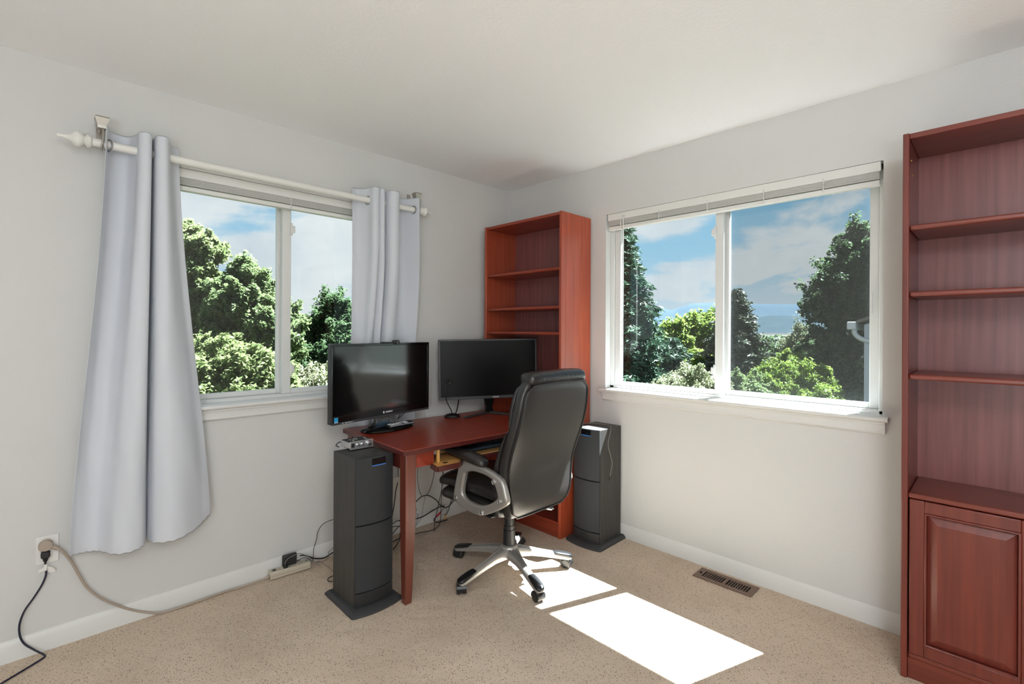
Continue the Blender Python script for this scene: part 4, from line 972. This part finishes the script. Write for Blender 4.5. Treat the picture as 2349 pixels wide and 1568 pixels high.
MB().tube([(-.663, -.052, .044), (-.667, -.054, .030), (-.670, -.056, .014)], lambda t: .0055-.002*abs(t-.3), seg=10).build('yellow_plug', 'yellow', rc, smooth=True)
cable([(-.871, -.30, .640), (-.870, -.30, .54), (-.868, -.29, .36), (-.86, -.20, .10), (-.83, -.15, .004)], .0022, 'cable', 'black cable hanging below the mouse platform, nearest the chair seat on its left')
cable([(-.764, -.30, .640), (-.768, -.30, .50), (-.775, -.29, .33), (-.74, -.18, .12), (-.70, -.08, .06)], .0024, 'cable', 'black cable hanging below the tray just behind the armrest')
cable([(-1.047, -.05, .350), (-1.052, -.05, .33), (-1.060, -.05, .299), (-1.069, -.05, .231), (-1.080, -.05, .17), (-1.10, -.05, .08)], .0036, 'cable', 'short thick black cable seen between the left speaker and the desk leg')
cable([(-1.039, -.06, .62), (-1.041, -.05, .50), (-1.043, -.05, .42), (-1.035, -.04, .38)], .0024, 'cable', 'black cable end hanging from the side apron left of the desk leg')
cable([(-1.14, -.06, .088), (-1.084, -.06, .099), (-1.058, -.06, .108), (-1.033, -.06, .104), (-1.0, -.06, .09)], .0026, 'cable', 'black looped cable crossing between speaker and desk leg, topmost of the tangle')
cable([(-1.14, -.065, .07), (-1.084, -.065, .080), (-1.058, -.065, .074), (-1.026, -.065, .072), (-.99, -.065, .08)], .0026, 'cable', 'black cable lying nearly level in the tangle behind the left speaker')
cable([(-1.12, -.06, .010), (-1.083, -.06, .038), (-1.058, -.06, .058), (-1.026, -.06, .069), (-1.0, -.055, .06)], .0024, 'cable', 'black cable rising from the carpet in the tangle behind the left speaker')
cable([(-1.18, -.12, .004), (-1.103, -.100, .004), (-1.07, -.092, .004), (-1.02, -.08, .005)], .0030, 'cable', 'black cable lying straight on the carpet behind the left speaker')
cable([(-1.22, -.23, .004), (-1.161, -.190, .004), (-1.104, -.145, .004), (-1.060, -.10, .006), (-1.04, -.07, .03)], .0024, 'cable', 'black cable curving on the carpet towards the left speaker')
cable([(-1.40, -.045, .050), (-1.472, -.035, .026), (-1.521, -.035, .014), (-1.577, -.038, .030), (-1.60, -.040, .045), (-1.635, -.045, .068), (-1.66, -.04, .074)], .0036, 'cable', 'thick black cable along the baseboard from behind the left speaker to the adapter', group='cables at the power strip')
cable([(-1.44, -.04, .080), (-1.472, -.034, .050), (-1.495, -.034, .037), (-1.492, -.04, .020), (-1.510, -.05, .007), (-1.545, -.055, .006), (-1.580, -.052, .020), (-1.62, -.05, .060), (-1.645, -.045, .075)], .0018, 'cable_g', 'thin grey cable looping beside the power strip', group='cables at the power strip')
cable([(-1.575, -.045, .012), (-1.548, -.05, .005), (-1.541, -.105, .004), (-1.541, -.175, .004), (-1.55, -.24, .004)], .0016, 'cable_g', 'thin grey cable running over the carpet behind the left speaker', group='cables at the power strip')
cable([(-1.56, -.25, .004), (-1.577, -.256, .006), (-1.597, -.264, .008), (-1.608, -.284, .005), (-1.596, -.302, .004), (-1.56, -.30, .004)], .0022, 'cable', 'small dark cable loop peeking out left of the left speaker', group='cables at the power strip')
lw = empty('speaker_cable', (-.1, -.95, .7235), 'thin pale cable draped over the right speaker with a black tip', 'cable')
MB().tube([(-.33, -.80, .715), (-.25, -.84, .735), (-.14, -.88, .7275), (-.095, -.95, .7265), (-.105, -1.02, .7262), (-.140, -1.058, .722), (-.165, -1.068, .690), (-.178, -1.066, .650), (-.176, -1.064, .610), (-.155, -1.064, .560), (-.136, -1.066, .505), (-.150, -1.068, .455), (-.162, -1.068, .425)], .0022, seg=8).build('lead', 'cable_g', lw, smooth=True)
MB().tube([(-.162, -1.068, .426), (-.168, -1.068, .402)], .0042, seg=10, smooth=False).build('plug_tip', 'cable', lw, smooth=True)
# cables from the televisions down behind the desk
cable([(-1.06, -.135, .84), (-1.075, -.10, .775), (-1.062, -.075, .765), (-1.02, -.090, .80), (-.985, -.10, .835)], .0022, 'cable', 'black cable pair in a V shape below the right end of the glossy television', group='screen cables')
cable([(-.628, -.150, .885), (-.624, -.135, .82), (-.620, -.108, .757), (-.620, -.055, .70), (-.65, -.05, .40)], .0040, 'cable', 'black cable dropping behind the desk under the left end of the matte television', group='screen cables')

# ------------------------------------------------------------------ floor register
fv = empty('floor_vent', (-.102, -1.753, 0), 'brown metal floor register in the carpet under the right window', 'vent')
vx0, vx1, vy0, vy1 = -.165, -.045, -1.905, -1.602
MB().box((vx0+.01, vy0+.01, .0005), (vx1-.01, vy1-.01, .0015)).build('duct_opening', 'dark', fv)
mb = MB(); z0, z1 = .0015, .0065
mb.box((vx0, vy0, z0), (vx0+.026, vy1, z1)); mb.box((vx1-.026, vy0, z0), (vx1, vy1, z1)); mb.box((vx0+.026, vy0, z0), (vx1-.026, vy0+.030, z1)); mb.box((vx0+.026, vy1-.036, z0), (vx1-.026, vy1, z1)); ym = (vy0+vy1)/2-.002
mb.box((vx0+.026, ym-.008, z0), (vx1-.026, ym+.008, z1))
for (a_, b_) in ((vy0+.030, ym-.008), (ym+.008, vy1-.036)):
    n_ = 9; st_ = (b_-a_)/n_
    for i in range(1, n_): mb.box((vx0+.026, a_+i*st_-.0022, z0), (vx1-.026, a_+i*st_+.0022, z1-.0005))
mb.build('grille', 'vent', fv, bevel=.0008)
MB().box((vx0+.050, vy1-.026, z1-.001), (vx0+.066, vy1-.018, z1+.004)).build('damper_lever', 'dark', fv)

# ------------------------------------------------------------------ outside
GZ = -3.0
struct(MB().box((T+.2, -400, GZ-.3), (900, 900, GZ)).box((-400, T+.2, GZ-.3), (T+.2, 900, GZ)), 'ground', 'grass')
def quads(name, C, A, B, mt, parent=None):
    """one diamond leaf per row: centre C, half-length vectors A, half-width vectors B"""
    n = len(C); nrm = np.cross(A, B); nrm /= (np.linalg.norm(nrm, axis=1, keepdims=True)+1e-9)
    fold = np.linalg.norm(B, axis=1, keepdims=True)*.35
    V = np.stack([C-A, C+B+nrm*fold, C+A*1.0, C-B+nrm*fold], 1).reshape(-1, 3)
    me = bpy.data.meshes.new(name); me.vertices.add(4*n); me.vertices.foreach_set('co', V.astype(np.float32).ravel())
    me.loops.add(4*n); me.loops.foreach_set('vertex_index', np.arange(4*n, dtype=np.int32))
    me.polygons.add(n); me.polygons.foreach_set('loop_start', np.arange(0, 4*n, 4, dtype=np.int32)); me.polygons.foreach_set('loop_total', np.full(n, 4, dtype=np.int32))
    me.update(calc_edges=True); me.materials.append(M[mt])
    o = bpy.data.objects.new(name, me); COL.objects.link(o)
    if parent: o.parent = parent; me.transform(Matrix.Translation(-parent.location))
    return o
def unit(v): return v/(np.linalg.norm(v, axis=1, keepdims=True)+1e-9)
def tree(name, label, blobs, leaf, size, count, seed, cat='tree', clump=.45, group='trees seen through the windows'):
    """blobs: list of (centre, (rx,ry,rz)) crown lobes; leaves sit in clumps on and in the lobes"""
    rs = np.random.RandomState(seed)
    B_ = [(np.array(c), np.array(r)) for c, r in blobs]
    w = np.array([r[0]*r[1]+r[1]*r[2]+r[0]*r[2] for c, r in B_]); w = w/w.sum()
    base = B_[0][0]; root = empty(name, (float(base[0]), float(base[1]), GZ), label, cat, group)
    clump = clump*.62; nc = max(30, int(sum(4*math.pi*r.mean()**2 for c, r in B_)/(clump**2*1.5)))
    cs = []
    for (c, r), q in zip(B_, w):
        k = max(8, int(nc*q)); d = unit(rs.randn(k, 3)); rad = rs.uniform(.35, 1.0, (k, 1))**.6*(1+.22*rs.randn(k, 1).clip(-1.2, 1.8)); cs.append(c+d*r*rad)
    cs = np.concatenate(cs); per = max(4, count//len(cs)); P = np.repeat(cs, per, 0)
    cr = np.repeat(rs.uniform(.55, 1.15, (len(cs), 1)), per, 0)*clump
    d = unit(rs.randn(len(P), 3)); ax_ = np.repeat(unit(rs.randn(len(cs), 3)+np.array([0, 0, .4])), per, 0); P = P + d*cr*(rs.uniform(.1, 1, (len(P), 1))**.7)*.75 + ax_*cr*rs.uniform(-1.3, 1.3, (len(P), 1))
    up = np.array([0, 0, 1.]); nrm = unit(d*.5+up*.7+rs.randn(len(P), 3)*.55); A = unit(np.cross(nrm, rs.randn(len(P), 3))); Bv = np.cross(nrm, A)
    s = size*rs.uniform(.65, 1.25, (len(P), 1)); A = A*s*.55 - up*s*.12; Bv = Bv*s*.33
    quads('foliage', P, A, Bv, leaf, root)
    tb = MB(); top = max(c[2]+r[2]*.5 for c, r in B_); bx, by = base[0], base[1]
    tr_ = float(.05+.022*(top-GZ))
    tb.tube([(bx, by, GZ), (bx+.05, by-.04, (GZ+top)*.5), (bx, by, top)], lambda t: tr_*(1-.8*t), seg=9)
    for c, r in B_:
        z0_ = min(c[2]-.3*r[2], top-.5); tb.tube([(bx, by, max(GZ+1, z0_-1.2)), tuple((np.array([bx, by, z0_-.6])+c)/2), tuple(c)], lambda t: tr_*.45*(1-.75*t), seg=7)
        for q in range(5):
            e_ = c+unit(rs.randn(1, 3))[0]*r*.85; tb.tube([tuple(c-np.array([0, 0, r[2]*.3])), tuple((c+e_)/2+rs.randn(3)*.08), tuple(e_)], lambda t: tr_*.18*(1-.8*t)+.006, seg=5, sub=4)
    tb.build('trunk', 'bark', root)
    return root
def conifer(label, x, y, top, rad, leaf, seed, zlow=-2.6, nlev=54, density=1.0, name='spruce_tree', droop=.35, power=.85):
    rs = np.random.RandomState(seed); root = empty(name, (x, y, GZ), label, 'tree', 'trees seen through the windows')
    C, A, B_ = [], [], []; tb = MB(); tb.tube([(x, y, GZ), (x, y, (GZ+top)/2), (x, y, top)], lambda t: .22*(1-.93*t), seg=8)
    Hh = top-zlow
    for i in range(nlev):
        f = (i+rs.rand()*.6)/nlev; z = zlow+Hh*f; R = rad*(1-f)**power*rs.uniform(.85, 1.08)+.06
        nb = int(8+5*(1-f)); a0 = rs.rand()*6.28
        for k in range(nb):
            a = a0+k*2*math.pi/nb+rs.randn()*.12; L_ = R*rs.uniform(.72, 1.12); lift = .18 if f > .85 else -.05
            d = np.array([math.cos(a), math.sin(a), 0]); side = np.array([-d[1], d[0], 0])
            m_ = max(3, int(L_/.085*density))
            t = (np.arange(m_)+rs.rand(m_))/m_
            pz = z+L_*(lift*t-droop*t**1.6+.20*np.maximum(0, t-.7)); P = np.array([x, y, 0])+np.outer(t*L_, d); P[:, 2] = pz
            if i % 3 == 0 and k % 2 == 0: tb.tube([tuple(P[0]), tuple(P[m_//2]), tuple(P[-1])], .018, seg=4, sub=3)
            # twigs left and right with needle tufts, hanging a little
            for sgn in (-1, 1):
                for u_ in range(3):
                    off = (u_+.5)/3*.34*L_**.5*(1-t*.75)[:, None]
                    Q = P+sgn*side*off+d*off*.55; Q[:, 2] -= off[:, 0]*.35+rs.rand(m_)*.05; Q += rs.randn(m_, 3)*.025
                    dirv = unit(sgn*side*.75+d*.7+rs.randn(m_, 3)*.25+np.array([0, 0, -.25])); nn = unit(rs.randn(m_, 3)*.5+np.array([0, 0, 1.])); bb = np.cross(dirv, nn)
                    s = rs.uniform(.07, .13, (m_, 1))
                    C.append(Q); A.append(dirv*s); B_.append(bb*s*.30)
                    C.append(Q+rs.randn(m_, 3)*.03); A.append(unit(dirv+rs.randn(m_, 3)*.6)*s*.8); B_.append(unit(np.cross(dirv, bb)+rs.randn(m_, 3)*.3)*s*.26)
    quads('foliage', np.concatenate(C), np.concatenate(A), np.concatenate(B_), leaf, root)
    tb.build('trunk', 'bark', root); return root
def blob(px, py, d, rpx, rpy, dep=1.0):
    c = at(px, py, d); k = d/FPX; return ((c.x, c.y, c.z), (rpx*k*dep, rpx*k*dep, rpy*k))
# through the left window
tree('maple_tree', 'tall light green leafy tree at the left edge of the left window', [blob(400, 640, 9.5, 62, 110), blob(470, 570, 9.3, 30, 26), blob(455, 650, 9.2, 42, 60), blob(385, 800, 9.0, 90, 90), blob(420, 540, 9.6, 22, 32)], 'leaf_l', 0.0759, 98800, 11, clump=0.245)
tree('maple_tree', 'bushy light green tree rising in the middle of the left window', [blob(560, 690, 8.6, 62, 62), blob(550, 640, 8.7, 34, 34), blob(625, 760, 8.4, 58, 62), blob(510, 730, 8.5, 40, 50), blob(590, 640, 8.6, 26, 26)], 'leaf_m', 0.0713, 87400, 12, clump=0.238)
tree('maple_tree', 'sunlit leafy tree filling the bottom of the left window', [blob(520, 850, 7.6, 120, 70), blob(430, 900, 7.4, 90, 60), blob(620, 880, 7.4, 70, 60), blob(540, 930, 7.2, 140, 50)], 'leaf_l', 0.0660, 117800, 13, clump=0.223)
tree('oak_tree', 'rounded darker green tree top in the right pane of the left window', [blob(765, 735, 15, 44, 58), blob(815, 745, 15, 40, 60), blob(742, 790, 15, 50, 50), blob(850, 800, 14, 80, 70), blob(730, 840, 14, 60, 50)], 'leaf_d', 0.0990, 79800, 14, clump=0.346)
tree('oak_tree', 'small olive tree beside the window mullion in the left window', [blob(672, 735, 19, 24, 38), blob(700, 775, 19, 34, 34), blob(655, 800, 18, 40, 50)], 'leaf_m', 0.1056, 30400, 15, clump=0.360)
tree('shrub', 'pale scrubby bush low in the right pane of the left window', [blob(720, 880, 9.6, 55, 40), blob(770, 900, 9.4, 50, 40), blob(690, 905, 9.2, 40, 40)], 'leaf_p', 0.0495, 32300, 16, cat='bush', clump=0.187)
# through the right window
p = at(1418, 500, 12.0); conifer('dark blue-green spruce at the left edge of the right window', p.x, p.y, p.z+.35, 2.25, 'needle_b', 21, nlev=62, density=1.15)
tree('deciduous_tree', 'bright green rounded tree tops behind the tall spruce in the right window', [blob(1560, 790, 22, 55, 58), blob(1625, 775, 22, 45, 54), blob(1590, 850, 21, 80, 60), blob(1660, 810, 22, 40, 40)], 'leaf_y', 0.1452, 64600, 22, clump=0.468)
p = at(1545, 775, 14.5); conifer('low bluish spruce in front of the bright tree tops', p.x, p.y, p.z, 1.5, 'needle_b', 23, nlev=34, power=.6)
tree('shrub', 'white-flecked bush at the bottom of the left pane of the right window', [blob(1590, 880, 8.6, 46, 44), blob(1540, 905, 8.4, 50, 36), blob(1640, 900, 8.6, 34, 40)], 'leaf_p', 0.0409, 30400, 24, cat='bush', clump=0.173)
p = at(1690, 664, 18.0); conifer('dark pointed spruce right of the centre mullion of the right window', p.x, p.y, p.z, 2.15, 'needle_d', 25, nlev=56, droop=.12, power=.72)
tree('deciduous_tree', 'large dark green tree at the right side of the right window', [blob(1985, 610, 11.5, 74, 90), blob(1930, 690, 11.4, 66, 62), blob(1905, 660, 11.3, 38, 26), blob(1960, 540, 11.6, 24, 40), blob(1960, 790, 11.2, 90, 80), blob(2060, 700, 11.5, 90, 120), blob(1925, 870, 11, 70, 70), blob(2020, 880, 10.5, 90, 70)], 'leaf_d', 0.0792, 171000, 26, clump=0.288)
tree('deciduous_tree', 'bright yellow-green round tree low in the right pane of the right window', [blob(1815, 860, 10.5, 60, 44), blob(1770, 890, 10.2, 54, 44), blob(1870, 900, 10.2, 52, 44), blob(1815, 925, 10, 90, 40)], 'leaf_y', 0.0581, 76000, 27, clump=0.238)
tree('shrub', 'olive bush at the lower left corner of the right pane', [blob(1700, 895, 9.8, 44, 40), blob(1740, 920, 9.6, 40, 34)], 'leaf_m', 0.0495, 22800, 28, cat='bush', clump=0.202)
tree('poplar_tree', 'thin pale poplar with visible twigs against the hills', [blob(1835, 775, 30, 22, 44), blob(1810, 800, 30, 20, 34)], 'leaf_p', 0.1056, 6840, 29, clump=0.432)
tree('deciduous_tree', 'distant green tree line below the hills in the right window', [blob(1780, 815, 42, 90, 38), blob(1900, 810, 44, 90, 44), blob(1650, 815, 44, 90, 36)], 'leaf_d', 0.2772, 28500, 30, clump=0.936)
tree('deciduous_tree', 'distant green tree line at the horizon of the left window', [blob(700, 815, 40, 70, 26), blob(800, 810, 42, 90, 30), blob(560, 800, 44, 130, 36), blob(430, 800, 42, 90, 36)], 'leaf_d', 0.2640, 34200, 31, clump=0.936)
# pale bare twigs in front of the bush in the left window
tw = MB(); rg = random.Random(8)
for i in range(9):
    c = at(690+rg.uniform(-20, 60), 905, 9.0); e_ = c+Vector((rg.uniform(-.3, .3), rg.uniform(-.2, .2), rg.uniform(.35, .75)))
    tw.tube([tuple(c-Vector((0, 0, .6))), tuple(c), tuple((c+e_)/2+Vector((rg.uniform(-.08, .08), 0, 0))), tuple(e_)], lambda t: .011*(1-.8*t), seg=5)
c0 = at(720, 905, 9.0)
tag(tw.build('bare_twigs', 'twig'), 'pale bare twigs sticking out of the scrubby bush in the left window', 'twigs')

# neighbour's house corner with gutter and downspout at the right edge of the right window
g = at(1962, 742, 8.0); hr = empty('house', (g.x, g.y, GZ), 'white neighbouring house corner with gutter and downspout at the right window edge', 'house')
ey = Vector((g.x-CAM.x, g.y-CAM.y, 0)).normalized(); ey = (Matrix.Rotation(math.radians(-6), 3, 'Z') @ ey); ex = Vector((ey.y, -ey.x, 0))
def HV(a_, b_, c_): return tuple(g+ex*a_+ey*b_+Vector((0, 0, c_)))
def hbox(a, b):
    o = [HV(x, y, z) for z in (a[2], b[2]) for x, y in ((a[0], a[1]), (b[0], a[1]), (b[0], b[1]), (a[0], b[1]))]
    return o, ((0,3,2,1),(4,5,6,7),(0,1,5,4),(1,2,6,5),(2,3,7,6),(3,0,4,7))
rp_ = MB(); sl = .38
rp_.add([HV(.02, -.15, .05), HV(1.6, -.15, .05+1.6*sl), HV(1.6, 2.4, .05+1.6*sl), HV(.02, 2.4, .05), HV(.02, -.15, .0), HV(1.6, -.15, 1.6*sl), HV(1.6, 2.4, 1.6*sl), HV(.02, 2.4, .0)], ((0,1,2,3),(7,6,5,4),(0,4,5,1),(1,5,6,2),(2,6,7,3),(3,7,4,0)))
rp_.add([HV(1.6, -.15, .05+1.6*sl), HV(3.2, -.15, .05), HV(3.2, 2.4, .05), HV(1.6, 2.4, .05+1.6*sl), HV(1.6, -.15, 1.6*sl), HV(3.2, -.15, 0), HV(3.2, 2.4, 0), HV(1.6, 2.4, 1.6*sl)], ((0,1,2,3),(7,6,5,4),(0,4,5,1),(1,5,6,2),(2,6,7,3),(3,7,4,0)))
rp_.build('roof', 'shingle', hr)
wl = MB(); wl.add([HV(.12, 0, GZ-g.z), HV(3.0, 0, GZ-g.z), HV(3.0, 0, -.02), HV(1.6, 0, 1.6*sl-.05), HV(.12, 0, -.02), HV(.12, 2.4, GZ-g.z), HV(3.0, 2.4, GZ-g.z), HV(3.0, 2.4, -.02), HV(1.6, 2.4, 1.6*sl-.05), HV(.12, 2.4, -.02)],
       ((0,1,2,3,4),(9,8,7,6,5),(0,5,6,1),(1,6,7,2),(4,3,8,9),(0,4,9,5),(2,7,8,3))); wl.build('wall', 'siding', hr)
gt = MB(); gt.add(*hbox((-.10, -.16, -.10), (.03, 2.4, .03))); gt.build('gutter', 'gutter', hr, bevel=.02)
MB().tube([HV(.0, -.06, -.06), HV(.0, -.06, -.16), HV(.09, -.06, -.25), HV(.30, -.05, -.31), HV(.40, -.04, -.36), HV(.42, -.04, GZ-g.z+.1)], .040, seg=10, sub=4).build('downspout', 'gutter', hr, smooth=True)
# faraway red roof between the trees of the left window
g2 = at(680, 792, 24); rr_ = empty('house', (g2.x, g2.y, GZ), 'small red-roofed house half hidden by trees in the left window', 'house')
b = MB(); b.add([(g2.x-2.2, g2.y-1.6, g2.z-.35), (g2.x+2.2, g2.y-1.6, g2.z-.35), (g2.x+2.2, g2.y+1.6, g2.z-.35), (g2.x-2.2, g2.y+1.6, g2.z-.35), (g2.x-1.4, g2.y, g2.z+.30), (g2.x+1.4, g2.y, g2.z+.30)], ((0,1,5,4),(1,2,5),(2,3,4,5),(3,0,4),(0,3,2,1))); b.build('roof', 'redroof', rr_)
MB().box((g2.x-2, g2.y-1.4, GZ), (g2.x+2, g2.y+1.4, g2.z-.36)).build('wall', 'siding', rr_)
# hills on the horizon
def ridge(name, pts, d, mt, label, seed):
    rs = random.Random(seed); cols = []; rows = 7
    X = np.linspace(pts[0][0], pts[-1][0], 70); Yc = np.interp(X, [p[0] for p in pts], [p[1] for p in pts])
    V = []; 
    for i, (px, py) in enumerate(zip(X, Yc)):
        px = float(px); py = float(py)
        py += 1.2*math.sin(i*.9+seed)+.7*math.sin(i*2.3)
        c = at(px, py, d); base = at(px, CY+26, d*.72)
        for k in range(rows):
            f = k/(rows-1); p_ = c.lerp(base, f); p_.z = c.z*(1-f)**1.25+GZ*(1-(1-f)**1.25); p_ += Vector((rs.uniform(-1, 1), rs.uniform(-1, 1), 0))*d*.004*(0 < f < 1)
            V.append(tuple(p_))
        b_ = at(px, CY+20, d*1.15); V.append((b_.x, b_.y, GZ))
    rw = rows+1; F = [(i*rw+k, (i+1)*rw+k, (i+1)*rw+k+1, i*rw+k+1) for i in range(len(X)-1) for k in range(rows-1)] + [((i+1)*rw, i*rw, i*rw+rows, (i+1)*rw+rows) for i in range(len(X)-1)]
    o = MB().add(V, F).build(name, mt, smooth=True); o['kind'] = 'structure'
    return tag(o, label, 'hill')
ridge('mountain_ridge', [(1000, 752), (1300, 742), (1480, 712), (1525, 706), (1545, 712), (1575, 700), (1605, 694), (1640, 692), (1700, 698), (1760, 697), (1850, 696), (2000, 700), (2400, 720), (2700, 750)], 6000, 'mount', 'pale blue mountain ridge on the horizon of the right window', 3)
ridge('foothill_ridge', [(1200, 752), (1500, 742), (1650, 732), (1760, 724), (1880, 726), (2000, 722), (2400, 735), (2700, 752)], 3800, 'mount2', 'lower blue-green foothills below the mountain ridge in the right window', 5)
